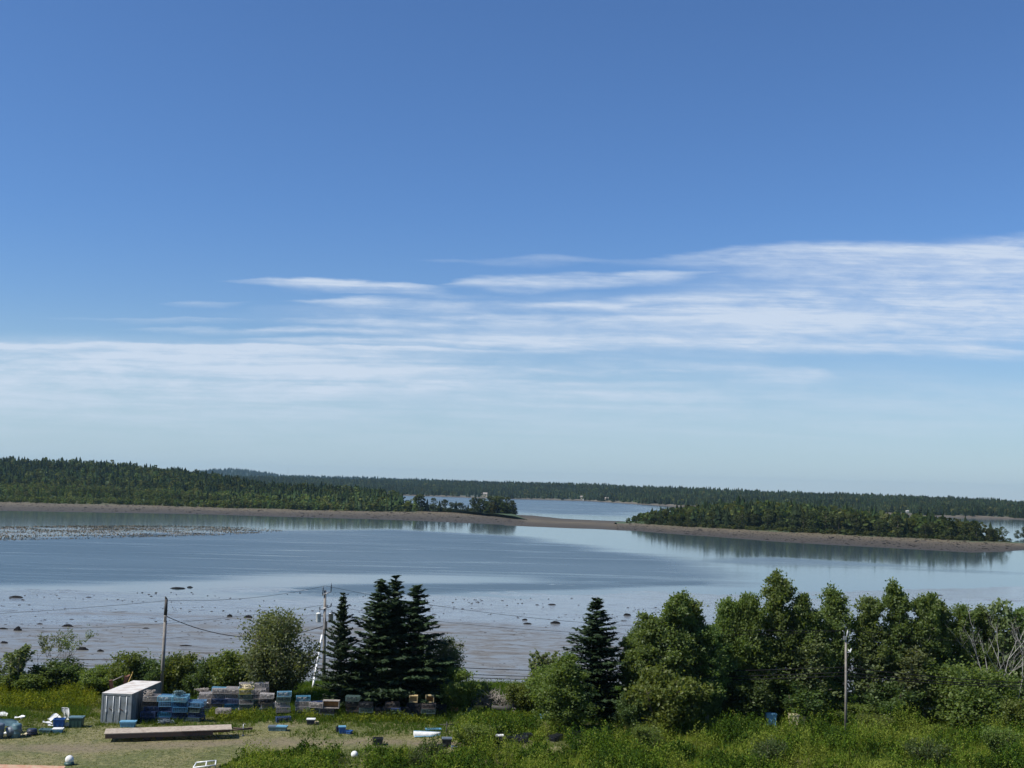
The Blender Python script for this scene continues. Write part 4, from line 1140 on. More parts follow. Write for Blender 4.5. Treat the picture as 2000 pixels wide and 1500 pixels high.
# ---------------------------------------------------------------- yard objects
M_SHADEDPAINT = mat_plain('shaded_white_paint', (0.20, 0.225, 0.24), 0.55, var=0.10, scale=1.6, dirt=(0.13, 0.14, 0.135))  # white container paint, greyed so its walls carry their shade in the colour
M_ROOF = mat_plain('pale_roof', (0.60, 0.575, 0.53), 0.75, var=0.08, scale=1.2, dirt=(0.42, 0.36, 0.31))  # pale roof tone, without the shade put into the wall paint
M_STEEL = mat_plain('galvanised_steel', (0.38, 0.39, 0.40), 0.45, 0.6, var=0.1)
M_DARKSTEEL = mat_plain('rusty_dark_steel', (0.055, 0.045, 0.040), 0.8, var=0.25, scale=8, dirt=(0.10, 0.05, 0.03))
M_PLANK = mat_plain('weathered_plank', (0.43, 0.365, 0.285), 0.85, var=0.16, scale=4, bump=.4, dirt=(0.27, 0.21, 0.16))
M_RUBBER = mat_plain('rubber', (0.02, 0.02, 0.022), 0.8)
M_POLEWOOD = mat_plain('pole_wood', (0.25, 0.23, 0.20), 0.85, var=0.15, scale=3, dirt=(0.16, 0.14, 0.12))
M_DARKPOLE = mat_plain('pole_top_dark', (0.06, 0.055, 0.05), 0.8)
M_WIRE = mat_plain('cable_black', (0.02, 0.02, 0.022), 0.9); M_WIRE.node_tree.nodes['Principled BSDF'].inputs['Specular IOR Level'].default_value = .05
M_WHITEPL = mat_plain('white_plastic', (0.80, 0.81, 0.80), 0.35, var=0.05)
M_FOAM = mat_plain('white_foam', (0.76, 0.77, 0.75), 0.8, var=0.06, dirt=(0.55, 0.54, 0.48))
M_BLUEPL = mat_plain('blue_plastic', (0.035, 0.12, 0.34), 0.4, var=0.1)
M_TEALPL = mat_plain('teal_plastic', (0.11, 0.19, 0.21), 0.45, var=0.12)
M_PALEBLUE = mat_plain('pale_blue_plastic', (0.16, 0.36, 0.50), 0.45, var=0.1)
M_GREYPL = mat_plain('grey_plastic', (0.13, 0.16, 0.19), 0.5, var=0.12)
M_NAVY = mat_plain('navy_plastic', (0.02, 0.025, 0.05), 0.45)
M_GREENPL = mat_plain('dark_green_plastic', (0.03, 0.08, 0.07), 0.5)
M_BLACKPL = mat_plain('black_plastic', (0.025, 0.028, 0.033), 0.45)
M_YELLOWPL = mat_plain('yellow_plastic', (0.62, 0.42, 0.09), 0.5, var=0.1)
M_CREAM = mat_plain('cream_board', (0.62, 0.54, 0.36), 0.7, var=0.08)
M_ORANGEWOOD = mat_plain('orange_wood', (0.42, 0.19, 0.055), 0.7, var=0.15)
M_PALEWOOD = mat_plain('pale_wood', (0.52, 0.40, 0.20), 0.7, var=0.12)
M_RUST = mat_plain('rust', (0.20, 0.085, 0.05), 0.9, var=0.2)
M_ROCK = mat_plain('dark_rock', (0.014, 0.013, 0.013), 0.8, var=0.2, scale=4, bump=.5)
M_ROCK.node_tree.nodes['Principled BSDF'].inputs['Specular IOR Level'].default_value = .1
M_REDROOF = mat_plain('red_brown_deck', (0.40, 0.20, 0.13), 0.8, var=0.14, scale=2, dirt=(0.44, 0.32, 0.22))
CAGE = {k: mat_plain(k + '_wire', c, 0.55, var=0.16, scale=2.5, each=.55) for k, c in
        dict(blue=(0.05, 0.20, 0.37), navy=(0.03, 0.07, 0.19), grey=(0.40, 0.36, 0.33), green=(0.075, 0.13, 0.115), pale=(0.54, 0.49, 0.45),
             sky=(0.16, 0.40, 0.54), yellow=(0.66, 0.56, 0.09), black=(0.016, 0.018, 0.024), brown=(0.13, 0.10, 0.085)).items()}
M_TWINE = {'dark': mat_plain('dark_netting', (0.05, 0.055, 0.06), 0.9), 'pale': mat_plain('pale_netting', (0.30, 0.28, 0.25), 0.9)}


def h_at(p): return float(h_ground(p[0], p[1]))


def container():
    p0, p1 = spot(196, 1412), spot(254, 1416)
    W, L, H = 2.4, 6.06, 2.35
    c = (p0 + p1) / 2
    ang = math.atan2(p1[1] - p0[1], p1[0] - p0[0])
    o = empty('shipping_container', (c[0], c[1], h_at(c) - .06), R(-6))
    o.rotation_euler = (R(-.6), 0, R(-4))
    tag(o, 'white shipping container with a pale roof beside the pile of blue traps', 'container')
    # local: x across, y back
    def corr(mb, x0, y0, x1, y1, nx, z0, z1, inset):
        n = 12; d = Vector((x1 - x0, y1 - y0, 0)); nrm = Vector((nx[0], nx[1], 0)); V = []
        for i in range(n * 4 + 1):
            ph = i % 4; off = 0 if ph in (0, 1) else -inset
            q = Vector((x0, y0, 0)) + d * (i / (n * 4)) + nrm * off; V += [(q.x, q.y, z0), (q.x, q.y, z1)]
        F = [(2 * i, 2 * i + 2, 2 * i + 3, 2 * i + 1) for i in range(n * 4)]
        mb.add(V, F)
    w, l = W / 2, L
    for nm, a in (('side_panel', (w - .03, .06, w - .03, l - .06, (1, 0))), ('side_panel', (-w + .03, .06, -w + .03, l - .06, (-1, 0))), ('end_panel', (-w + .06, l - .03, w - .06, l - .03, (0, 1)))):
        m = MB(); corr(m, *a[:4], a[4], .16, H - .14, .035); m.build(nm, M_SHADEDPAINT, o)
    m = MB()
    for x in (-w + .07, w - .07):
        for y in (.07, l - .07): m.box((x, y, H / 2), (.14, .14, H))
    for z in (.09, H - .07):
        for x in (-w + .055, w - .055): m.box((x, l / 2, z), (.11, l - .29, .14))
        for y in (.055, l - .055): m.box((0, y, z), (W - .29, .11, .14))
    m.build('frame', M_SHADEDPAINT, o)
    m = MB(); n = 24; V = []
    for i in range(n * 2 + 1):
        y = .0 + (l) * i / (n * 2); V += [(-w, y, H + .012 + .018 * (i % 2)), (w, y, H + .012 + .018 * (i % 2))]
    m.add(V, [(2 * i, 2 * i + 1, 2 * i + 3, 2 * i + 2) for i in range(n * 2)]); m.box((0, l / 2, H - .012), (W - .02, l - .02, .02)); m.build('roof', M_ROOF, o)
    for s in (-1, 1):
        m = MB(); m.box((s * .545, .05, H / 2), (1.07, .05, H - .34)); d = m.build('door', M_SHADEDPAINT, o)
        for x in (.25, .80):
            b = MB(); b.tube([(s * x, -.005, .2), (s * x, -.005, H - .2)], .022, 8); b.box((s * x, -.01, 1.05), (.06, .05, .22)); b.build('lock_rod', M_WHITEPL, d)
        b = MB(); b.box((s * .42, -.02, 1.15), (.36, .025, .05), ry=.5); b.build('handle', M_DARKSTEEL, d)
    m = MB(); m.box((0, l / 2, .04), (W - .3, l - .3, .06)); m.build('floor_base', M_DARKSTEEL, o)
    return o, c


CONT, CONT_C = container()


def timber_trailer():
    a, b = at_z(203, 1434, h_at(spot(205, 1440)) + .62), at_z(453, 1426, 5.62)
    d = b - a; L = float(np.hypot(d[0], d[1])); ang = math.atan2(d[1], d[0]); z0 = h_at(spot(300, 1444))
    o = empty('flatbed_trailer', (a[0], a[1], z0), ang); tag(o, 'low flatbed trailer with grey plank deck and dark underside, parked by the track', 'trailer')
    dw = 1.7; zt = .62
    m = MB(); n = 9
    for i in range(n):
        y = (i + .5) * dw / n; m.box((L * .30, y, zt - .02), (L * .60 - .01, dw / n - .012, .05), rz=0.0)
    m.build('deck', M_PLANK, o)
    m = MB()
    for i in range(n):
        y = (i + .5) * dw / n - .12; m.box((L * .80, y, zt + .02), (L * .40 - .01, dw / n - .012, .05), ry=-.004)
    m.build('deck', M_PLANK, o)
    m = MB()
    for y in (.25, dw - .25): m.box((L * .5, y, zt - .14), (L * .97, .10, .16))
    for k in range(9): m.box((L * (.05 + .112 * k), dw / 2, zt - .13), (.08, dw - .62, .12))
    for y in (.02, dw - .02): m.box((L * .43, y, zt - .20), (L * .84, .05, .30))  # dark side skirts added to stand for the shade under the deck
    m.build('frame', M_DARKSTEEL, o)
    m = MB(); m.tube([(L - .1, .45, zt - .14), (L + 1.25, dw / 2, zt - .18)], .06, 6); m.tube([(L - .1, dw - .45, zt - .14), (L + 1.25, dw / 2, zt - .18)], .06, 6)
    m.box((L + 1.35, dw / 2, zt - .15), (.36, .14, .14)); t = m.build('tongue', M_DARKSTEEL, o)
    m = MB(); m.tube([(L + .85, dw / 2 - .1, .0), (L + .85, dw / 2 - .1, zt + .2)], .035, 8); m.lathe([(.11, 0), (.11, .02), (.04, .05)], (L + .85, dw / 2 - .1, .0), 10); m.tube([(L + .85, dw / 2 - .1, zt + .2), (L + 1.05, dw / 2 - .1, zt + .24)], .018, 6); m.build('jack_stand', M_STEEL, t)
    for x in (L * .33, L * .43):
        for y in (.13, dw - .13):
            w = MB(); M = Matrix.Rotation(math.pi / 2, 3, 'X'); w.lathe([(.15, -.09), (.27, -.09), (.30, -.06), (.30, .06), (.27, .09), (.15, .09)], (x, y, .30), 18, M); wh = w.build('wheel', M_RUBBER, o)
            w = MB(); w.lathe([(.03, -.07), (.145, -.075), (.145, .075), (.03, .07)], (x, y, .30), 14, M); w.build('rim', M_STEEL, wh)


timber_trailer()

# ---- lobster traps
TL, TW, TH = 1.12, 0.56, 0.40


def trap_proto(cage, twine, frame=None):
    o = empty('lobster_trap'); m = MB(); r = .010
    nx, ny, nz = 8, 4, 3
    def bar(a, b): m.box(((a[0] + b[0]) / 2, (a[1] + b[1]) / 2, (a[2] + b[2]) / 2), tuple(max(abs(a[i] - b[i]), r * 2) for i in range(3)))
    X, Y, Z0, Z1 = TL / 2 - .01, TW / 2 - .01, .05, TH - .012
    for i in range(1, nx):
        x = -X + 2 * X * i / nx
        for y in (-Y, Y): bar((x, y, Z0), (x, y, Z1))
        bar((x, -Y, Z1), (x, Y, Z1))
    for i in range(1, ny):
        y = -Y + 2 * Y * i / ny
        for x in (-X, X): bar((x, y, Z0), (x, y, Z1))
        bar((-X, y, Z1), (X, y, Z1))
    for i in range(1, nz):
        z = Z0 + (Z1 - Z0) * i / nz
        for y in (-Y, Y): bar((-X, y, z), (X, y, z))
        for x in (-X, X): bar((x, -Y, z), (x, Y, z))
    m.build('wire_cage', CAGE[cage], o)
    m = MB(); r = .02
    for y in (-Y, Y):
        for z in (Z0, Z1): m.box((0, y, z), (2 * X + .05, .042, .042))
        for x in (-X, X): m.box((x, y, (Z0 + Z1) / 2), (.046, .046, Z1 - Z0 - .044))
    for x in (-X, X):
        for z in (Z0, Z1): m.box((x, 0, z), (.04, 2 * Y - .05, .040))
    m.build('frame', CAGE[frame or cage], o)
    m = MB()
    for y in (-.2, .2): m.box((0, y, .016), (TL, .05, .03))
    m.build('runner', M_PLANK, o)
    m = MB()
    M = Matrix.Rotation(math.pi / 2, 3, 'Y'); m.lathe([(.17, -.48), (.07, -.22), (.065, -.18)], (0, 0, .21), 8, M); m.lathe([(.065, .0), (.08, .1), (.17, .30)], (0, 0, .21), 8, M)
    m.box((.12, 0, .10), (.5, .30, .05), rz=.3); m.box((-.2, .05, .2), (.25, .2, .16), rz=.8)
    m.build('netting_head', M_TWINE[twine], o)
    return o


KINDS = {'blue': ('blue', 'dark'), 'navy': ('navy', 'dark'), 'grey': ('grey', 'pale'), 'green': ('green', 'dark'), 'pale': ('pale', 'pale'), 'sky': ('sky', 'pale'),
         'yellow': ('yellow', 'pale'), 'black': ('black', 'dark'), 'brown': ('brown', 'dark')}
PROTO = {}
TRAPWORD = {'blue': 'blue', 'navy': 'dark blue', 'grey': 'weathered grey', 'green': 'dark green', 'pale': 'pale grey', 'sky': 'light blue', 'yellow': 'yellow', 'black': 'black', 'brown': 'dull brown'}


def put_trap(kind, p, rz, label, group, ry=0.0, rx=0.0):
    if kind not in PROTO: o = PROTO[kind] = trap_proto(*KINDS[kind])
    else: o = copy_tree(PROTO[kind])
    o.location = p; o.rotation_euler = (rx, ry, rz); tag(o, label, 'trap', group)
    return o


COLN = ['first', 'second', 'third', 'fourth', 'fifth']
def stack(px, py, cols, rows, kinds, where, group, rz=0.0, depth=1, jit=.12, seed=1):
    """kinds[depth][col] is a list of trap kinds from the ground up; where completes the label"""
    g = random.Random(seed); p = spot(px, py); ca, sa = math.cos(rz), math.sin(rz)
    for d in range(len(kinds)):
        for c in range(len(kinds[d])):
            col = kinds[d][c]
            for k, kd in enumerate(col):
                x = c * (TL + .05) + g.uniform(-jit, jit); y = TW / 2 + d * (TW + .08) + g.uniform(-jit, jit) * .7
                q = Vector((p[0] + x * ca - y * sa + TL / 2 * ca, p[1] + x * sa + y * ca + TL / 2 * sa, 0)); q.z = h_at((p[0] + TL * ca, p[1])) + k * (TH + .003) - .02
                lay = 'top' if k == len(col) - 1 else 'bottom' if k == 0 else COLN[k]
                row = ('front', 'back')[d] if len(kinds) > 1 else ''
                n_ = len(kinds[d])
                cw = '' if n_ == 1 else f"column {('leftmost', 'rightmost')[c] if n_ == 2 else ('leftmost', 'second', 'middle' if n_ == 3 else 'third', 'rightmost')[c if c < n_ - 1 else -1] if n_ > 2 else ''}"
                if n_ == 3 and c == 1: cw = 'column middle'
                lab = f"{TRAPWORD[kd]} trap, {lay} layer, {(cw.split(' ')[1] + ' ' + row + ' column' if cw else row + ' column').strip().replace('  ', ' ')}, {where}"
                put_trap(kd, q, rz + g.uniform(-.16, .16), lab, group, g.uniform(-.035, .035), g.uniform(-.05, .05))


B5 = ['navy', 'navy', 'blue', 'blue', 'sky']
stack(276, 1411, 4, 5, [[['navy', 'navy', 'navy', 'brown', 'grey'], ['navy', 'blue', 'navy', 'blue', 'sky'], ['navy', 'navy', 'blue', 'blue', 'sky'], ['green', 'navy', 'green', 'blue']],
                        [['navy', 'navy', 'navy', 'green', 'grey'], ['navy', 'navy', 'navy', 'blue', 'blue'], ['navy', 'green', 'navy', 'navy', 'sky'], ['navy', 'green', 'navy', 'blue']]],
      'blue pile by the container', 'traps piled beside the container', rz=.03, seed=3)
stack(384, 1393, 3, 5, [[['green', 'grey', 'grey', 'pale'], ['navy', 'grey', 'navy', 'grey', 'pale'], ['navy', 'blue', 'navy', 'grey', 'grey']],
                        [['green', 'grey', 'green', 'pale'], ['navy', 'green', 'navy', 'grey', 'sky'], ['navy', 'navy', 'green', 'grey', 'pale']]],
      'first grey stack right of the blue pile', 'traps stacked in front of the hedge', rz=.12, seed=4)
stack(464, 1396, 2, 5, [[['pale', 'green', 'grey', 'green', 'yellow'], ['green', 'navy', 'green', 'grey', 'pale']],
                        [['green', 'green', 'grey', 'grey', 'sky', 'pale'], ['navy', 'green', 'grey', 'pale', 'grey', 'pale']]],
      'stack with the yellow trap', 'traps stacked in front of the hedge', rz=.15, seed=5)
stack(537, 1403, 1, 4, [[['brown', 'grey', 'pale', 'green', 'sky']]], 'lone tower right of the yellow trap stack', 'traps stacked in front of the hedge', rz=.1, seed=6)
stack(578, 1400, 1, 4, [[['green', 'grey', 'grey', 'sky'], ['green', 'green', 'navy']]], 'short stack below the big willow', 'traps stacked in front of the hedge', rz=.08, seed=7)
stack(626, 1404, 1, 3, [[['green', 'black']]], 'pair under the orange fronted trap', 'traps stacked in front of the hedge', rz=.02, seed=8)
stack(676, 1400, 1, 4, [[['black', 'brown', 'black', 'green']]], 'shaded stack left under the spruces', 'traps in the shade of the spruces', rz=.05, seed=9)
stack(753, 1402, 2, 3, [[['navy', 'navy', 'brown'], ['navy', 'black']]], 'shaded stack under the tallest spruce', 'traps in the shade of the spruces', rz=0, seed=10)
stack(797, 1402, 2, 3, [[['black', 'brown', 'black'], ['brown', 'green', 'brown']]], 'shaded stack carrying the open wooden crates', 'traps in the shade of the spruces', rz=0, seed=11)
stack(508, 1396, 1, 4, [[['green', 'grey', 'brown', 'pale']]], 'tower beside the yellow trap stack', 'traps stacked in front of the hedge', rz=.25, seed=21)
stack(600, 1401, 1, 3, [[['brown', 'green', 'grey']]], 'tower left of the orange fronted trap', 'traps stacked in front of the hedge', rz=-.1, seed=22)
stack(702, 1402, 2, 3, [[['black', 'green', 'black'], ['brown', 'black']]], 'dark stack left of the tallest spruce', 'traps in the shade of the spruces', rz=.1, seed=23)
stack(420, 1404, 1, 2, [[['green', 'grey']]], 'pair in the grass before the grey stack', 'traps stacked in front of the hedge', rz=-.2, seed=24)
stack(846, 1398, 1, 2, [[['black', 'black']]], 'dark pair right of the wooden crates', 'traps in the shade of the spruces', rz=.3, seed=12)
for (px, py, k, rz, rx, lab) in ((553, 1410, 'navy', .4, .0, 'dark blue trap lying askew at the foot of the lone tower'), (984, 1450, 'black', .5, .0, 'black trap in the grass under the one with the pale lid'),
                                 (1016, 1450, 'black', -.3, .12, 'black trap tipped over beside the one with the pale lid'), (1024, 1443, 'black', .2, 0, 'black trap in the middle of the group in the grass'),
                                 (1085, 1446, 'black', .9, 0, 'single black trap in the grass left of the bright leafy tree'), (1124, 1438, 'black', .2, 0, 'black trap half hidden under the bright leafy tree'), (988, 1440, 'black', .1, 0, 'black trap behind the pale lidded one'),
                                 (858, 1400, 'black', .7, .2, 'black trap leaning right of the shaded spruce stack')):
    p = spot(px, py); put_trap(k, (p[0], p[1], h_at(p) - .02 + (.05 if rx else 0)), rz, lab, 'single traps in the grass', 0, rx)


def rope_heap(px, py, dz, w, mat, label, seed):
    g = np.random.default_rng(seed); p = spot(px, py)
    o = empty('rope_heap', (p[0], p[1] + .25, h_at(p) + dz), g.uniform(0, 6)); tag(o, label, 'rope', 'rope heaps on the traps')
    for nm, k in (('coil', 16), ('loose_end', 3)):
        m = MB()
        for i in range(k):
            c = Vector((g.normal(0, w * .22), g.normal(0, w * .12), .05 + .30 * g.random() * (1 if nm == 'coil' else .3))); r = w * g.uniform(.14, .32); pts = []
            for q in range(13 if nm == 'coil' else 6):
                a = q * .52 + i; pts.append(c + Vector((r * math.cos(a), r * .7 * math.sin(a), .05 * math.sin(a * 2 + i) + g.normal(0, .015))))
            m.tube(pts, .022, 5)
        m.build(nm, mat, o)


def tote(px, py, size, mat, label, name='fish_crate', cat='crate', rz=0.0, lid=None, dz=0.0, open_=True, group=None, y=None, tilt=0.0):
    """open plastic crate: tapered walls, rim, ribs; lid optional"""
    p = spot(px, py); L, W, H = size
    o = empty(name, (p[0], p[1], h_at(p) - .02 + dz), rz); o.rotation_euler = (tilt, 0, rz); tag(o, label, cat, group)
    m = MB(); t = .03
    V = []
    for (z, s, q) in ((0, .88, 0), (H, 1, 0), (H, 1 - 2 * t / min(L, W), 0), (.04, .88 - 2 * t / min(L, W), 0)):
        V += [(sx * L / 2 * s, sy * W / 2 * s, z) for sx, sy in ((-1, -1), (1, -1), (1, 1), (-1, 1))]
    F = [(3, 2, 1, 0)]
    for k in range(3):
        for j in range(4): F.append((k * 4 + j, k * 4 + (j + 1) % 4, k * 4 + 4 + (j + 1) % 4, k * 4 + 4 + j))
    F.append((12, 13, 14, 15)); m.add(V, F); m.build('body', mat, o)
    m = MB()
    for sx in (-1, 1): m.box((sx * (L / 2 + .012), 0, H - .035), (.028, W + .05, .05))
    for sy in (-1, 1): m.box((0, sy * (W / 2 + .012), H - .035), (L - .006, .028, .05))
    n = max(3, int(L / .22))
    for i in range(n):
        for sy in (-1, 1): m.box((-L / 2 * .8 + L * .8 * i / (n - 1), sy * W / 2 * .955, H * .48), (.035, .035, H * .78))
    m.build('rim', mat, o)
    if lid is not None:
        m = MB(); m.box((0, 0, H + .022), (L + .06, W + .06, .045)); m.box((0, 0, H + .055), (L * .8, W * .75, .022)); m.build('lid', lid, o)
    return o


tote(607, 1415, (.62, .48, .42), M_NAVY, 'white lidded crate on the bare patch below the willow', rz=.1, lid=M_FOAM)
tote(618, 1413, (.30, .25, .18), M_CREAM, 'small cream box beside the white lidded crate', rz=.6)
tote(533, 1427, (.66, .5, .34), M_TEALPL, 'dark teal crate, left of the pair past the trailer tongue', rz=.05, lid=M_GREYPL, group='teal crates past the trailer')
tote(550, 1427, (.80, .5, .34), M_TEALPL, 'teal crate with a pale lid, right of the pair past the trailer tongue', rz=-.04, lid=M_PALEBLUE, group='teal crates past the trailer')
tote(668, 1432, (.50, .45, .50), M_BLUEPL, 'upright blue crate with a pale lid beside the track', rz=.2, lid=M_PALEBLUE)
tote(680, 1433, (.60, .4, .26), M_BLUEPL, 'low blue tub against the upright blue crate', rz=-.3)
tote(660, 1430, (.30, .3, .42), M_NAVY, 'narrow navy crate behind the upright blue one', rz=.2)
tote(738, 1455, (.72, .55, .52), M_BLACKPL, 'black crate standing at the near edge of the track', rz=.1)
tote(872, 1459, (.70, .6, .62), M_BLACKPL, 'tall black crate by the track, right of the lower black one', rz=.1, lid=M_GREYPL)
tote(862, 1462, (.5, .45, .3), M_BLACKPL, 'low black crate against the tall black one', rz=-.2)
tote(888, 1462, (.5, .5, .2), M_GREYPL, 'flat grey crate right of the tall black one', rz=.3)
tote(250, 1420, (1.15, .62, .42), M_PALEBLUE, 'light blue crate in front of the container corner', rz=.12, lid=M_PALEBLUE)
tote(888, 1393, (.68, .5, .5), M_ORANGEWOOD, 'yellow lidded orange crate right of the spruces', rz=.2, lid=M_YELLOWPL)
tote(935, 1389, (.80, .5, .42), M_YELLOWPL, 'bright yellow crate in the weeds right of the spruces', rz=-.1, lid=M_YELLOWPL)
tote(917, 1394, (.5, .45, .48), M_GREENPL, 'dark green crate left of the bright yellow one', rz=0)
tote(904, 1396, (.9, .5, .12), M_FOAM, 'flat white tray between the orange and green crates', rz=.1)
tote(1063, 1406, (.60, .45, .40), M_PALEBLUE, 'small pale blue crate in the weeds below the green shrub', rz=.2, lid=M_PALEBLUE)
tote(1505, 1418, (.85, .6, 1.0), M_PALEBLUE, 'blue tub in the weeds below the bright green patch', rz=.05, lid=M_PALEBLUE)
tote(1550, 1418, (.80, .55, .95), M_CREAM, 'cream box in the weeds right of the blue tub', rz=-.05, lid=M_CREAM)
tote(1567, 1418, (.4, .3, .8), M_PALEWOOD, 'small brown box touching the cream box', rz=.2)
tote(975, 1448, (.62, .5, .06), M_FOAM, 'pale lid lying on the black trap in the grass', 'crate_lid', 'lid', rz=.1, dz=.42)


def wood_crate(px, py, size, dz, label, rz=0.0, inner=M_PALEWOOD, frame=M_PALEWOOD, group=None):
    """wooden crate lying on its side, open to the front, with a back board"""
    p = spot(px, py); L, W, H = size
    o = empty('wooden_crate', (p[0], p[1] + W / 2, h_at(p) + dz), rz); tag(o, label, 'crate', group)
    m = MB(); t = .06
    for z in (t / 2, H - t / 2): m.box((0, 0, z), (L, W, t))
    for x in (-L / 2 + t / 2, L / 2 - t / 2): m.box((x, 0, H / 2), (t, W - .004, H - 2 * t))
    m.build('frame', frame, o)
    m = MB()
    for i in range(4): m.box((0, W / 2 - .05, t + (H - 2 * t) * (i + .5) / 4), (L - 2 * t, .03, (H - 2 * t) / 4 - .01))
    m.build('back_board', inner, o)
    return o


wood_crate(806, 1402, (.70, .45, .55), 3 * (TH + .003), 'pale open wooden crate on the shaded stack, left of the two', group='open crates on the shaded stack')
wood_crate(838, 1402, (.70, .45, .58), 3 * (TH + .003), 'orange backed open wooden crate on the shaded stack, right of the two', inner=M_ORANGEWOOD, group='open crates on the shaded stack')
wood_crate(645, 1404, (1.35, .5, .62), 2 * (TH + .003), 'orange fronted wooden trap on top of the pair left of the spruces', inner=M_ORANGEWOOD, frame=M_GREYWOOD)


for (px, py, dz, w, mt, lab, sd_) in ((290, 1410, 5 * (TH + .003) - .02, 1.1, M_GREYWOOD, 'tangle of grey rope on the blue pile next to the container', 61), (345, 1410, 5 * (TH + .003) - .02, .9, M_TEALPL, 'teal rope heap on the middle of the blue pile', 62),
                                   (392, 1391, 4 * (TH + .003) - .02, 1.0, M_GREYWOOD, 'pale rope heap on the first grey stack', 63), (478, 1395, 5 * (TH + .003) - .02, .9, M_CREAM, 'cream rope heap on the yellow trap', 64),
                                   (320, 1416, .0, 1.3, M_GREYPL, 'dark rope heap on the ground before the blue pile', 65)):
    rope_heap(px, py, dz, w, mt, lab, sd_)

# ---- buoys
def buoy(px, py, r, mat, base, label, tilt=.4):
    p = spot(px, py); o = empty('mooring_buoy', (p[0], p[1], h_at(p) - .02), 1.0); tag(o, label, 'buoy')
    M = Matrix.Rotation(tilt, 3, 'Y'); prof = [(.001, -r)] + [(r * math.cos(t), r * math.sin(t)) for t in np.linspace(-1.4, 1.4, 15)] + [(.001, r)]
    m = MB(); m.lathe(prof, (0, 0, r * .96 + (base * .55 if base else 0)), 20, M); m.build('float', mat, o)
    m = MB(); m.lathe([(.05, r * .9), (.05, r * 1.12), (.02, r * 1.16)], (0, 0, r * .96 + (base * .55 if base else 0)), 10, M); m.build('eye', M_DARKSTEEL, o)
    if base:
        m = MB(); m.lathe([(r * 1.05, 0), (r * 1.18, base * .5), (r * 1.05, base), (r * .7, base)], (0, 0, 0), 18); m.build('tyre_ring', M_GREENPL, o)


buoy(135, 1495, .27, M_FOAM, .22, 'white round buoy sitting in a dark green ring on the near lawn', .5)
buoy(692, 1480, .24, M_FOAM, 0, 'white round buoy half sunk in green weeds near the lower edge', .9)


def hull(px, py, L, W, H, label, rz, mat, stripe):
    """small overturned skiff"""
    p = spot(px, py); o = empty('small_boat', (p[0], p[1], h_at(p) - .02), rz); tag(o, label, 'boat')
    m = MB(); n = 12; V = []; k = 9
    for i in range(n + 1):
        t = i / n; w = W / 2 * (1 - max(0, (t - .45) / .55) ** 2.2); hh = H * (1 - .25 * t)
        for j in range(k):
            q = math.pi * j / (k - 1); V.append((t * L, -math.cos(q) * w, math.sin(q) ** .6 * hh))
    F = [(i * k + j, i * k + j + 1, (i + 1) * k + j + 1, (i + 1) * k + j) for i in range(n) for j in range(k - 1)]
    F.append(tuple(range(k))); m.add(V, F, False); m.build('hull', mat, o)
    m = MB(); pts = [(i / n * L, -W / 2 * (1 - max(0, (i / n - .45) / .55) ** 2.2) - .02, .05) for i in range(n + 1)]; m.tube(pts, .045, 6)
    m.tube([(a, -b, c) for a, b, c in pts], .045, 6); m.build('gunwale', stripe, o)
    m = MB(); m.tube([(0, 0, H + .01), (L * .5, 0, H * .9), (L * .95, 0, H * .78)], .03, 5); m.build('keel', stripe, o)


hull(808, 1437, 2.1, .95, .36, 'upturned white and blue skiff lying in the grass', .18, M_FOAM, M_PALEBLUE)
tote(846, 1428, (1.2, .45, .2), M_PALEBLUE, 'light blue tray against the upturned skiff', 'plastic_tray', 'tray', rz=.15)

p = spot(872, 1432)
o = empty('wooden_cross_stake', (p[0], p[1], h_at(p)), .1); tag(o, 'dark cross shaped stake standing in the grass right of the skiff', 'stake')
m = MB(); m.tube([(0, 0, -.1), (.01, 0, .85)], [.05, .04], 6); m.build('post', M_DARKPOLE, o)
m = MB(); m.tube([(-.55, .02, .62), (.6, -.02, .66)], .03, 6); m.build('crossbar', M_DARKPOLE, o)

# frame of white pipe on the near lawn
p = spot(398, 1500)
o = empty('pipe_frame', (p[0], p[1], h_at(p) + .12), .35); tag(o, 'white pipe frame lying on the lawn at the lower picture edge', 'frame')
m = MB()
for a, b in (((-.7, -.3, 0), (.7, -.3, .08)), ((.7, -.3, .08), (.8, .35, .22)), ((.8, .35, .22), (-.45, .35, .16)), ((-.45, .35, .16), (-.7, -.3, 0)), ((.1, -.3, .04), (.2, .35, .19))): m.tube([a, b], .045, 8)
m.build('rails', M_WHITEPL, o)
m = MB()
for x in (-.6, .1, .7): m.tube([(x, -.3, .02), (x, -.3, -.14)], .03, 6)
m.build('feet', M_GREYPL, o)


# ---- junk heaps on the left: each piece its own thing
def junk_sheet(px, py, size, mat, label, rz, rx, ry, dz=.1, name='plastic_sheet', cat='sheet'):
    p = spot(px, py); o = empty(name, (p[0], p[1], h_at(p) + dz), rz); o.rotation_euler = (rx, ry, rz); tag(o, label, cat, 'junk on the left of the lawn')
    m = MB(); L, W = size; n = 8; V = []
    for i in range(n + 1):
        for j in range(4): V.append((L * (i / n - .5), W * (j / 3 - .5), .06 * math.sin(i * .9 + j) + .02))
    T = [(a, b, c - .035) for a, b, c in V]; k = len(V)
    F = [(i * 4 + j, (i + 1) * 4 + j, (i + 1) * 4 + j + 1, i * 4 + j + 1) for i in range(n) for j in range(3)]
    F += [tuple(k + q for q in f[::-1]) for f in F]
    rim = [i * 4 for i in range(n + 1)] + [n * 4 + j for j in (1, 2, 3)] + [i * 4 + 3 for i in range(n - 1, -1, -1)] + [2, 1]
    F += [(rim[a], rim[(a + 1) % len(rim)], k + rim[(a + 1) % len(rim)], k + rim[a]) for a in range(len(rim))]
    m.add(V + T, F, True); m.build('panel', mat, o)
    b = MB(); b.tube([(-L / 2, -W / 2, .03), (L / 2, -W / 2, .03)], .03, 6); b.build('edge_bead', mat, o)


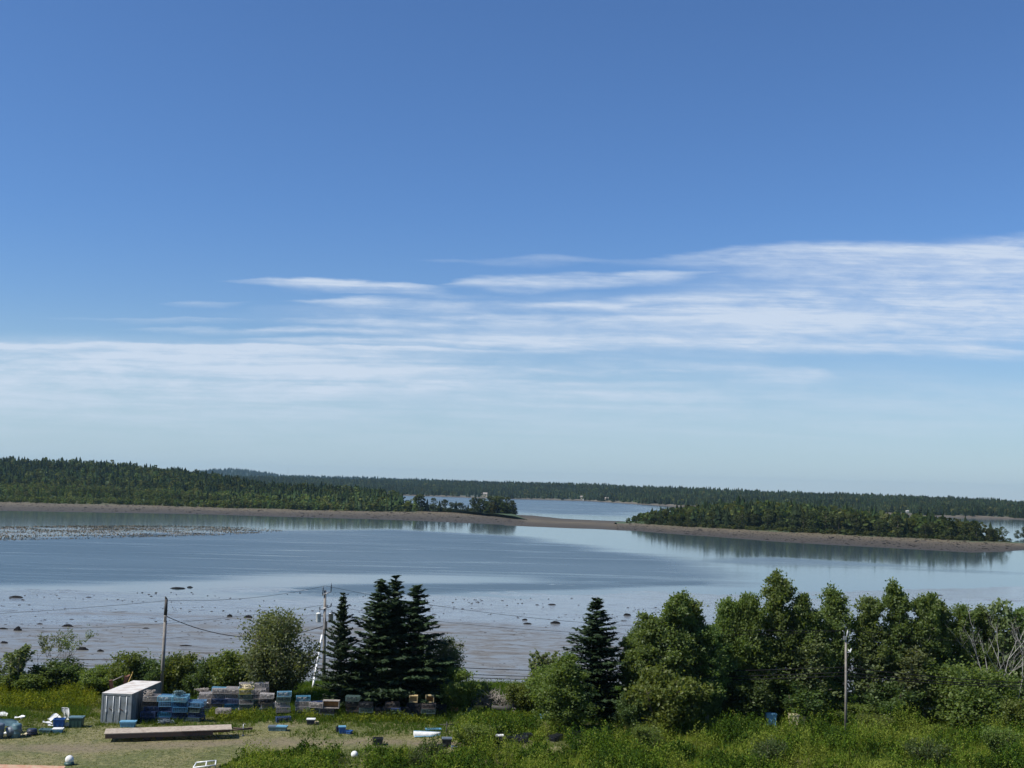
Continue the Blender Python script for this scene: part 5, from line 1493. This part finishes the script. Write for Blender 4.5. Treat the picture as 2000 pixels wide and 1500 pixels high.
def barrel(px, py, r, hh, mat, label, tilt=0.0, rz=0.0, dz=0.0):
    p = spot(px, py); o = empty('plastic_barrel', (p[0], p[1], h_at(p) + dz), rz); o.rotation_euler = (0, tilt, rz); tag(o, label, 'barrel', 'junk on the left of the lawn')
    m = MB(); m.lathe([(r * .9, 0), (r, .05), (r, hh * .3), (r * 1.05, hh * .33), (r, hh * .36), (r, hh * .64), (r * 1.05, hh * .67), (r, hh * .7), (r, hh - .05), (r * .92, hh)], (0, 0, 0), 18); m.build('drum', mat, o)
    m = MB(); m.lathe([(r * .9, hh + .002), (r * .9, hh + .02), (r * .5, hh + .025)], (0, 0, 0), 16); m.build('lid', mat, o)


barrel(12, 1441, .36, 1.0, M_GREYPL, 'grey barrel lying at the left picture edge', 1.3, .4, .35)
barrel(30, 1441, .34, .95, M_TEALPL, 'grey green barrel standing right of the lying one, near the left edge', .06)
barrel(-6, 1442, .4, 1.0, M_GREYPL, 'dark grey barrel cut by the left picture edge', .1)
junk_sheet(14, 1432, (1.5, .8), M_TEALPL, 'grey green sheet slung over the barrels at the left edge', .6, .5, .25, .75)
junk_sheet(38, 1420, (.75, .25), M_WHITEPL, 'white slat sticking out right of the barrels', .1, .3, -.1, .75, 'white_slat', 'slat')
junk_sheet(2, 1402, (.9, .5), M_FOAM, 'crumpled white foam piece in the grass at the left edge', .3, .4, .2, .3)
junk_sheet(8, 1438, (1.0, .2), M_WHITEPL, 'white slat low in front of the barrels', .2, .2, -.2, .2, 'white_slat', 'slat')
junk_sheet(48, 1437, (.55, .2), M_CREAM, 'cream slat lying left of the dark bucket', .5, .1, -.2, .08, 'cream_slat', 'slat')
barrel(62, 1436, .36, .42, M_NAVY, 'dark blue bucket alone between the two heaps')
for (px, py, sz, mt, lab, rz, rx, ry, dz) in ((92, 1418, (.7, .35), M_FOAM, 'white foam scrap at the left tip of the second heap', .4, .2, .3, .25), (103, 1414, (.75, .4), M_FOAM, 'white slab tilted up in the second heap', .9, .5, -.5, .5),
                                              (112, 1412, (.5, .3), M_FOAM, 'white scrap behind the blue tub of the second heap', .2, .3, .4, .45), (124, 1408, (.9, .25), M_FOAM, 'tall white slab standing in the second heap', 1.3, .1, 1.2, .6),
                                              (131, 1410, (1.0, .4), M_FOAM, 'broad white slab standing upright beside the green box', 1.2, .1, 1.25, .6), (128, 1420, (.6, .4), M_CREAM, 'torn cream scrap at the foot of the second heap', .3, .5, .2, .2),
                                              (105, 1421, (.8, .25), M_FOAM, 'flat white scrap low in the second heap', .1, .2, .1, .15)):
    junk_sheet(px, py, sz, mt, lab, rz, rx, ry, dz, 'foam_slab', 'slab')
tote(115, 1422, (.8, .6, .72), M_BLUEPL, 'blue tub in the middle of the second heap', rz=.2)
tote(149, 1420, (1.0, .7, .75), M_GREENPL, 'dark green box at the right end of the second heap', rz=.1, lid=M_TEALPL)
tote(90, 1432, (.9, .5, .32), M_TEALPL, 'pale teal crate low in front of the second heap', rz=-.05)
tote(113, 1431, (.7, .5, .3), M_PALEBLUE, 'pale blue crate right of the low teal one', rz=.15, lid=M_FOAM)

# rusty scrap and leaning stick behind the container
p = spot(207, 1392); o = empty('scrap_metal', (p[0], p[1] + 4, h_at(p)), .3); tag(o, 'rusty scrap heap showing over the far corner of the container', 'scrap')
m = MB(); m.box((0, 0, 1.15), (.3, .3, 2.3), ry=.15); m.box((.3, .2, 2.1), (.5, .3, .35), ry=-.5, rz=.4); m.box((-.9, 0, 1.0), (.28, .3, 2.0), ry=-.2); m.build('rusty_plates', M_RUST, o)
m = MB(); m.tube([(-1.2, 0, 1.8), (-.1, .1, 2.3)], .05, 6); m.build('pipe', M_GREYWOOD, o)
y_ = float(CONT_C[1]) + 6.9
q = at_y(259, 1314, y_ + .4); p = at_y(226, 1362, y_); p[2] = h_at(p)
o = empty('leaning_stick', tuple(p)); tag(o, 'thin yellow stick leaning up behind the container roof', 'stick')
m = MB(); m.tube([(0, 0, -.1), (q[0] - p[0], q[1] - p[1], q[2] - p[2])], [.035, .028], 6); m.build('shaft', M_YELLOWPL, o)
m = MB(); m.lathe([(.045, 0), (.045, .12), (.02, .14)], (q[0] - p[0], q[1] - p[1], q[2] - p[2] - .06), 8); m.build('tip', M_YELLOWPL, o)

# brush heap of dead twigs and the root stump
p = spot(962, 1384); o = empty('brush_heap', (p[0], p[1], h_at(p)), .2); tag(o, 'heap of dead grey brush left of the spiky willow', 'brush heap')
g = np.random.default_rng(77); m = MB()
for i in range(240):
    a = g.uniform(-1, 1); b = Vector((a * 1.7, g.uniform(-.8, .8), g.uniform(0, 1.2) * (1 - .4 * abs(a)))); d = Vector((g.normal(0, .8), g.normal(0, .6), g.uniform(.1, 1.0))).normalized() * g.uniform(.5, 1.4)
    m.tube([b, b + d * .5 + Vector((0, 0, .08)), b + d + Vector((g.normal(0, .1), 0, -.1))], [.022, .016, .008], 4, False)
m.build('twigs', M_GREYWOOD, o)
p = spot(990, 1394); o = empty('tree_stump', (p[0], p[1], h_at(p)), .2); tag(o, 'dark uprooted stump lying right of the brush heap', 'stump')
m = MB(); m.tube([(-1.3, .1, .55), (-.3, 0, .42), (.35, 0, .4)], [.16, .22, .36], 8); m.build('trunk', M_DARKPOLE, o)
m = MB()
for i in range(9):
    a = i * .7; m.tube([(.3, 0, .4), (.55, .45 * math.cos(a), .4 + .4 * math.sin(a)), (.6, .8 * math.cos(a + .2), max(.02, .4 + .75 * math.sin(a + .2)))], [.12, .08, .03], 6, False)
m.build('roots', M_DARKPOLE, o)

# white guard rail at the road in front of the right-hand trees
a, b = spot(1772, 1406), spot(1892, 1411); d = b - a; L = float(np.hypot(d[0], d[1]))
o = empty('guard_rail', (a[0], a[1], h_at(a)), math.atan2(d[1], d[0])); tag(o, 'low white rail showing between the weeds and the trees on the right', 'rail')
m = MB(); m.box((L / 2, 0, 1.05), (L, .06, .26)); m.box((L / 2, -.045, 1.05), (L, .03, .07)); m.build('rail', M_FOAM, o)
for i in range(5):
    m = MB(); m.box((L * (i + .5) / 5, .1, .55), (.12, .12, 1.16)); m.build('post', M_GREYWOOD, o)

# near shed whose red-brown roof just enters the lower left corner
rl, rr_ = at_y(-420, 1483, 55.7), at_y(128, 1496, 55.7)
d = rr_ - rl; L = float(np.hypot(d[0], d[1])); zt = rl[2]
o = empty('shed', (rl[0], rl[1], 0), math.atan2(d[1], d[0])); tag(o, 'low shed whose red brown roof edge shows in the lower left corner', 'shed')
gz_ = float(h_ground(rl[0], rl[1] - 1))
sl_ = (rr_[2] - rl[2]) / L
m = MB(); V = [(0, 0, zt), (L, 0, zt + sl_ * L), (L, -3.4, zt - 1.1 + sl_ * L), (0, -3.4, zt - 1.1)]; V += [(x, y, z - .08) for x, y, z in V]
m.add(V, [(3, 2, 1, 0), (4, 5, 6, 7), (0, 1, 5, 4), (1, 2, 6, 5), (2, 3, 7, 6), (3, 0, 4, 7)])
m.build('roof', M_REDROOF, o)
m = MB(); zb = gz_ - .6; m.box((L / 2, -1.7, (zb + zt - 1.25) / 2), (L - .5, 2.6, zt - 1.25 - zb)); m.build('wall', M_PLANK, o)

# ---- poles and wires
def ptube(m, a, b, r0_, r1_=None, n=8): m.tube([a, b], [r0_, r1_ if r1_ is not None else r0_], n)


def pole_at(px, py, y, name, label):
    p = at_y(px, py, y); z = float(h_ground(p[0], p[1])); o = empty(name, (p[0], p[1], z)); tag(o, label, 'utility pole'); return o, p, z


WIRE_ENDS = {}
# leaning bare pole behind the container
o, p, z = pole_at(315, 1345, 101.0, 'utility_pole', 'bare leaning pole with a dark top rising behind the container')
t = at_y(325, 1170, 101.0) - np.array([p[0], p[1], z]); b0 = np.array([t[0] * -.12, 0, -.2])
m = MB(); ptube(m, tuple(b0), tuple(t * .84), .16, .13); m.build('shaft', M_POLEWOOD, o)
m = MB(); ptube(m, tuple(t * .84 + np.array([0, 0, .01])), tuple(t), .15, .13); m.build('pole_top', M_DARKPOLE, o)
m = MB(); m.tube([tuple(t), (t[0] - .12, 0, t[2] + .22)], [.10, .06], 8); m.box((t[0] + .02, -.18, t[2] * .80), (.10, .12, .5)); m.build('pole_cap', M_DARKPOLE, o)
m = MB(); m.tube([(t[0] * .1 + .16, -.02, .2), (t[0] * .78 + .15, -.02, t[2] * .78)], .035, 6); m.build('conduit', M_STEEL, o)
WIRE_ENDS['A'] = np.array([p[0], p[1], z]) + t
WIRE_ENDS['A_low'] = np.array([p[0], p[1], z]) + t * .83

# transformer pole behind the spruces
Y2 = 110.0
o, p, z = pole_at(632, 1350, Y2, 'utility_pole', 'pole with two transformers and forked crossarms left of the spruces'); B = np.array([p[0], p[1], z])
t = at_y(635, 1153, Y2) - B
m = MB(); ptube(m, (0, 0, -.3), tuple(t), .19, .13); m.build('shaft', M_POLEWOOD, o)
for (py, span) in ((1160, 1), (1189, 1)):
    c = at_y(635, py, Y2) - B; m = MB()
    m.tube([tuple(c + np.array([-.28 if py == 1160 else -.55, -.16, -.12 if py == 1160 else -.1])), tuple(c + np.array([.62, -.16, .26]))], .055, 6); ar = m.build('crossarm', M_STEEL, o)
    for dx, dz in ((-.2, -.05), (.60, .26)) if py == 1160 else ((-.5, -.08), (.2, .1), (.60, .26)):
        m = MB(); hgt = .85 if py == 1160 else .35; m.lathe([(.05, 0), (.05, hgt * .45), (.09, hgt * .5), (.05, hgt * .6), (.09, hgt * .7), (.05, hgt * .8), (.03, hgt)], tuple(c + np.array([dx, -.16, dz])), 8); m.build('insulator', M_GREYPL, ar)
    WIRE_ENDS['B%d' % py] = B + c + np.array([0, -.1, .8 if py == 1160 else .4])
for s, (px_, mt) in enumerate(((622, M_WHITEPL), (646, M_STEEL))):
    c = at_y(px_, 1215, Y2) - B; m = MB(); m.lathe([(.22, 0), (.24, .03), (.24, .78), (.26, .80), (.26, .86), (.12, .93)], (c[0], -.05, c[2]), 14); tr = m.build('transformer', M_STEEL if s else M_FOAM, o)
    m = MB(); m.box((c[0] / 2, -.02, c[2] + .6), (abs(c[0]) * .6, .06, .08)); m.build('bracket', M_STEEL, tr)
    m = MB(); m.lathe([(.03, 0), (.06, .06), (.03, .12), (.06, .18), (.02, .26)], (c[0] + .08, -.05, c[2] + .9), 8); m.build('bushing', M_GREYPL, tr)
m = MB(); m.box((.06, -.2, (at_y(635, 1222, Y2) - B)[2]), (.12, .1, .9)); m.build('cable_box', M_DARKPOLE, o)
WIRE_ENDS['B_low'] = at_y(633, 1222, Y2)

# banded white guard on the guy wire beside that pole
a = at_y(610.5, 1344, 105.5); b = at_y(629, 1240, 107.9); a[2] = max(a[2], h_at(a)); d = b - a
o = empty('guy_wire_guard', tuple(a)); tag(o, 'leaning white banded guard pole between the willow and the spruces', 'guard pole')
m = MB()
for u0, u1 in ((0, .20), (.22, .44), (.47, .66), (.70, 1.0)): m.tube([tuple(d * u0), tuple(d * u1)], .095, 8)
m.build('guard_sleeve', M_WHITEPL, o)
m = MB(); m.tube([tuple(d * -.08), tuple(d * 1.5)], .02, 6); m.build('guy_wire', M_STEEL, o)

# slim pole on the right
Y3 = 90.0
o, p, z = pole_at(1651.5, 1400, Y3, 'utility_pole', 'slim pale pole with forked top in front of the poplars on the right'); B = np.array([p[0], p[1], z])
t = at_y(1652, 1247, Y3) - B
m = MB(); m.tube([(0, 0, -.2), tuple(t * .5 + np.array([.02, 0, 0])), tuple(t)], [.11, .10, .08], 10); m.build('shaft', M_POLEWOOD, o)
m = MB(); m.tube([tuple(t + np.array([-.02, 0, -.1])), tuple(t + np.array([.10, 0, .25])), tuple(t + np.array([.16, 0, .68]))], [.07, .06, .04], 6); m.build('pole_top', M_STEEL, o)
m = MB(); m.tube([tuple(t + np.array([-.14, 0, .02])), tuple(t + np.array([-.14, 0, .55])), tuple(t + np.array([-.28, 0, .60]))], .03, 6); m.box(tuple(t + np.array([-.10, -.06, .03])), (.22, .2, .26)); m.build('insulator_bracket', M_STEEL, o)
c = at_y(1660, 1272, Y3) - B
m = MB(); m.tube([(c[0] - .12, -.05, c[2] + .12), (c[0], -.05, c[2] - .1), (c[0] + .10, -.05, c[2] + .22)], .05, 6); m.tube([(c[0] - .02, -.05, c[2] - .05), (t[0] * .8, 0, c[2] - .12)], .02, 5); m.build('lamp_arm', M_WHITEPL, o)
WIRE_ENDS['C'] = B + t + np.array([.16, 0, .66]); WIRE_ENDS['C2'] = B + t + np.array([-.26, 0, .58])
WIRE_ENDS['C_low'] = at_y(1652, 1313, Y3); WIRE_ENDS['C_low2'] = at_y(1652, 1303, Y3); WIRE_ENDS['C_low3'] = at_y(1652, 1320, Y3)


def wire(a, b, sag, label, r=.016, group='overhead wires'):
    a, b = np.array(a), np.array(b); n = 24; pts = []
    for i in range(n + 1):
        u = i / n; q = a * (1 - u) + b * u; q[2] -= 4 * sag * u * (1 - u); pts.append(tuple(q))
    m = MB(); m.tube(pts, r, 5); o = m.build('overhead_wire', M_WIRE); tag(o, label, 'wire', group)


WE = WIRE_ENDS
LE = lambda px, py, y: at_y(px, py, y)
wire(LE(-120, 1204, 119), WE['A'] + np.array([0, 0, -.15]), .15, 'thin wire running from the left picture edge to the top of the bare pole')
wire(WE['A'] + np.array([0, 0, -.1]), WE['B1160'], .5, 'thin wire from the bare pole\'s top to the top of the transformer pole')
wire(WE['A_low'], WE['B_low'], 1.5, 'thick slack cable from the bare pole down to the transformer pole', .035)
wire(LE(-120, 1222, 128), WE['B1189'], 1.1, 'long wire from the left edge to the transformer pole\'s lower crossarm')
wire(WE['B1160'], WE['C'], 1.3, 'upper wire from the transformer pole across the mud to the slim pole')
wire(WE['B1189'], WE['C2'], 1.3, 'second wire from the transformer pole across the mud to the slim pole')
for i, (yl, yr, nm) in enumerate(((1282, 1303, 'highest'), (1294, 1313, 'middle'), (1299, 1320, 'lowest'))):
    mid = LE(632, yl + 4 + i, 110.0)
    wire(LE(-150, yl, 125), mid, .25, f'{nm} of the three low cables crossing behind the left hedge', .03, 'low roadside cables left of the transformer pole')
    wire(mid, WE[('C_low2', 'C_low', 'C_low3')[i]], .75, f'{nm} of the three low cables between transformer pole and slim pole', .034, 'low roadside cables in the middle')
    wire(WE[('C_low2', 'C_low', 'C_low3')[i]], LE(2140, yr + 34 - 6 * i, 92), .3, f'{nm} of the three low cables right of the slim pole', .034, 'low roadside cables right of the slim pole')
wire(WE['C'], LE(2140, 1262, 92), .3, 'upper wire leaving the slim pole to the right edge')

# ---- rocks, driftwood and weed on the mud
def rock(px, py, sx, sy, sz, label, seed, name='rock', cat='rock'):
    g = np.random.default_rng(seed); p = at_z(px, py, .05); m = MB(); n, k = 10, 6; V = []
    for i in range(k + 1):
        ph = math.pi / 2 * i / k
        for j in range(n):
            q = 6.283 * j / n; rr = 1 + g.normal(0, .12); V.append((sx / 2 * math.cos(q) * math.cos(ph) * rr, sy / 2 * math.sin(q) * math.cos(ph) * rr, sz * math.sin(ph) * (1 + g.normal(0, .08)) - .06))
    F = [(i * n + j, i * n + (j + 1) % n, (i + 1) * n + (j + 1) % n, (i + 1) * n + j) for i in range(k) for j in range(n)]
    m.add(V, F); o = m.build(name, M_ROCK); o.location = p; tag(o, label, cat, 'rocks on the mud')


for i, (px, py, sx, sz, lab) in enumerate((
    (35, 1232, 1.3, .55, 'rounded dark rock on the mud at the far left, above the sparse shrub'), (132, 1224, 1.9, .35, 'long low dark rock on the mud above the bare shrubs'),
    (6, 1229, 1.6, .25, 'flat dark rock cut by the left picture edge'), (8, 1257, 1.2, .3, 'dark rock at the left edge just above the sparse shrub'),
    (31, 1167, 3.0, .3, 'long dark log shape out on the shining mud at the far left'), (347, 1149, 3.4, .25, 'long dark rock in the shallow water left of the transformer pole'),
    (371, 1147, 1.4, .22, 'short dark rock right of the long one in the shallows'), (449, 1205, 1.0, .4, 'dark round rock left of the willow top'), (485, 1207, 1.6, .45, 'bigger dark rock just above the willow'),
    (196, 1273, 1.0, .3, 'dark rock near the shore right of the bare shrubs'), (362, 1262, 2.0, .2, 'slanting dark streak of rock right of the bare pole'), (160, 1270, 1.8, .4, 'weedy dark rock behind the upright bare twigs'),
    (1085, 1218, 1.9, .4, 'dark rock on the mud left of the lone spruce\'s top'), (1225, 1202, 1.6, .35, 'dark weedy rock right of the lone spruce\'s top'), (1030, 1219, 1.6, .25, 'broken dark rock far left of the lone spruce'),
    (1025, 1211, 1.1, .25, 'small dark rock above the broken one'), (1078, 1181, 1.8, .2, 'thin dark rock in the shallows above the lone spruce'), (900, 1263, 1.2, .35, 'dark rock beside the rounded tree right of the spruces'),
    (1250, 1204, 1.4, .2, 'flat rock at the left edge of the broad trees'), (1833, 1163, 2.4, .2, 'dark weed covered rock beyond the poplars'))):
    rock(px, py, sx, sx * .3, sz * 1.25, lab, 500 + i)
g = np.random.default_rng(21); Vs, Fs, off = [], [], 0; cs = []
for i in range(4200):
    D = 144 + 104 * g.random() ** 1.4; a = R(g.uniform(-27, 27)); x, y = D * math.sin(a), D * math.cos(a)
    if fbm(x, y * 2, .06, 4, 3) + g.normal(0, .22) < .18: continue
    s = g.uniform(.05, .22) * (1 if g.random() < .95 else 2.2); n = 8; q = np.linspace(0, 6.283, n, endpoint=False); rr = g.uniform(.6, 1.3, n)
    ring = np.stack([x + s * 1.9 * rr * np.cos(q), y + s * .7 * rr * np.sin(q), np.full(n, -.02)], 1); top = np.stack([x + s * .6 * rr * np.cos(q), y + s * .3 * rr * np.sin(q), .07 + np.full(n, s * g.uniform(.12, .34))], 1)
    V = np.concatenate([ring, top]); F = [(j, (j + 1) % n, n + (j + 1) % n, n + j) for j in range(n)] + [(n, n + 1, n + 2, n + 3), (n, n + 3, n + 4, n + 7), (n + 4, n + 5, n + 6, n + 7)]
    Vs.append(V); Fs.append(np.array(F) + off); off += len(V)
# stones and weed on the far beaches
for G_, r0_, r1_, n_, s_ in ((PEN, 3, 16, 3600, .5), (ISL, 3, 14, 2200, .4)):
    P_, _, _ = scatter(G_, n_, r0_, r1_, rg=g)
    for p_ in P_:
        s = s_ * g.uniform(.3, 1.1) * (1 if g.random() < .93 else 2.5); n = 6; q = np.linspace(0, 6.283, n, endpoint=False); rr = g.uniform(.6, 1.3, n)
        ring = np.stack([p_[0] + s * 1.3 * rr * np.cos(q), p_[1] + s * .8 * rr * np.sin(q), np.full(n, p_[2] - .05)], 1); top = ring * 1.0; top[:, :2] = p_[:2] + (ring[:, :2] - p_[:2]) * .55; top[:, 2] = p_[2] + s * g.uniform(.15, .4)
        V = np.concatenate([ring, top]); F = [(j, (j + 1) % n, n + (j + 1) % n, n + j) for j in range(n)] + [(n, n + 1, n + 2, n + 3), (n, n + 3, n + 4, n + 5)]
        Vs.append(V); Fs.append(np.array(F) + off); off += len(V)
# eelgrass bed on the left, thin stalks over the shallow water
o = link('seaweed_litter', np_mesh('seaweed_litter', np.concatenate(Vs), np.concatenate(Fs)), None, M_ROCK); tag(o, 'small dark seaweed clumps and stones strewn over the mud and the far beaches', 'seaweed', kind='stuff')

bed = [at_z(a, b, 0) for a, b in ((-200, 1031), (120, 1027), (330, 1026), (520, 1032), (560, 1038), (420, 1046), (200, 1052), (-200, 1060))]
W = np.array(bed); n = 42000; x = g.uniform(W[:, 0].min(), W[:, 0].max(), n); y = g.uniform(W[:, 1].min(), W[:, 1].max(), n); k = in_poly(x, y, bed)
x, y = x[k], y[k]; nz = fbm(x, y, .06, 5, 4); k = nz + g.normal(0, .4, len(x)) > .05; x, y = x[k], y[k]
M_EEL = mat_plain('eelgrass', (0.12, 0.09, 0.045), 0.8, var=.15)
V, F = leaf_quads(np.stack([x, y, np.full(len(x), .10)], 1), g.uniform(.18, .5, len(x)), 0.0, 1.6, None, g)
V[:, 2] = np.clip(V[:, 2], .004, .30)
o = link('eelgrass', np_mesh('eelgrass', V, F), None, M_EEL); tag(o, 'brown eelgrass bed breaking the water off the left shore', 'eelgrass', kind='stuff')

# ---- far buildings and mast
def house(px, py, w, d, hh, mat, roofmat, label, y=None, rz=0.0):
    p = at_y(px, py, y); o = empty('house', tuple(p), rz); tag(o, label, 'house', 'houses on the far shore')
    m = MB(); m.box((0, 0, hh / 2), (w, d, hh)); m.build('wall', mat, o)
    m = MB(); e = .4; rh = w * .28
    V = [(-w / 2 - e, -d / 2 - e, hh), (w / 2 + e, -d / 2 - e, hh), (w / 2 + e, d / 2 + e, hh), (-w / 2 - e, d / 2 + e, hh), (-w / 2 - e, 0, hh + rh), (w / 2 + e, 0, hh + rh)]
    m.add(V, [(0, 1, 5, 4), (2, 3, 4, 5), (0, 4, 3), (1, 2, 5), (3, 2, 1, 0)]); m.build('roof', roofmat, o)
    for x in (-w * .25, w * .25):
        m = MB(); m.box((x, -d / 2 - .03, hh * .55), (w * .14, .08, hh * .4)); m.build('window', M_NAVY, o)


def on_far(px):
    P = loft_pt(FAR, FARQ, px, 8.0); return P


for (px, row, w, mt, rf, lab) in ((946, 8.2, 12, M_CREAM, M_GREYWOOD, 'pale farmhouse in a clearing on the far shore above the peninsula\'s tip'), (1134, 8.6, 9, M_CREAM, M_GREYWOOD, 'white house among the trees on the far shore across the channel'),
                                  (1772, 9.6, 3.4, M_FOAM, M_ROOF, 'white house in the far wood above the right part of the island'), (1186, 8.0, 9, M_CREAM, M_GREYWOOD, 'small pale house right of the white one on the far shore'),
                                  (1413, 9.0, 6, M_FOAM, M_ROOF, 'tiny white house in the far wood above the island\'s left part')):
    P = loft_pt(FAR, FARQ, px, row); x_, y_ = to_px(P)
    house(px, y_, w, w * .7, w * .46, mt, rf, lab, P[1])
p = at_y(562, 932, 6170); t = at_y(562, 913.5, 6170)
o = empty('radio_mast', tuple(p)); tag(o, 'thin radio mast on the skyline left of the middle', 'mast')
m = MB(); H_ = t[2] - p[2]
for a in range(3): m.tube([(1.2 * math.cos(a * 2.1), 1.2 * math.sin(a * 2.1), -8), (.4 * math.cos(a * 2.1), .4 * math.sin(a * 2.1), H_)], .28, 4)
for k in range(12):
    z_ = H_ * k / 12; m.tube([(1.0, 0, z_), (-.5, .8, z_ + 3)], .15, 4); m.tube([(-.5, .8, z_), (-.5, -.8, z_ + 3)], .15, 4)
m.build('lattice', M_STEEL, o)
m = MB(); m.tube([(0, 0, H_), (0, 0, H_ + 7)], .2, 5); m.build('antenna', M_STEEL, o)
p = at_y(1139, 984, 1976); p[2] = -.5
o = empty('channel_marker', tuple(p)); tag(o, 'slender marker post in the channel off the far shore', 'marker')
m = MB(); m.tube([(0, 0, 0), (0, 0, 6.5)], .35, 6); m.build('post', M_STEEL, o)
m = MB(); m.box((0, 0, 6.9), (1.6, .2, 1.2)); m.build('board', M_FOAM, o)

# ---- air between here and the far shore
def haze():
    m = bpy.data.materials.new('haze'); m.use_nodes = True; nt = m.node_tree; nt.nodes.clear()
    out = nt.nodes.new('ShaderNodeOutputMaterial'); v = nt.nodes.new('ShaderNodeVolumePrincipled')
    v.inputs['Color'].default_value = (0.52, 0.82, 1.0, 1); v.inputs['Density'].default_value = HAZE; v.inputs['Anisotropy'].default_value = 0.3
    nt.links.new(v.outputs[0], out.inputs['Volume'])
    mb = MB(); mb.box((0, 5300, 82), (17000, 11000, 172)); o = mb.build('haze', m); tag(o, 'thin bluish air over the bay', 'haze', kind='stuff')


HAZE = 0.000045
haze()
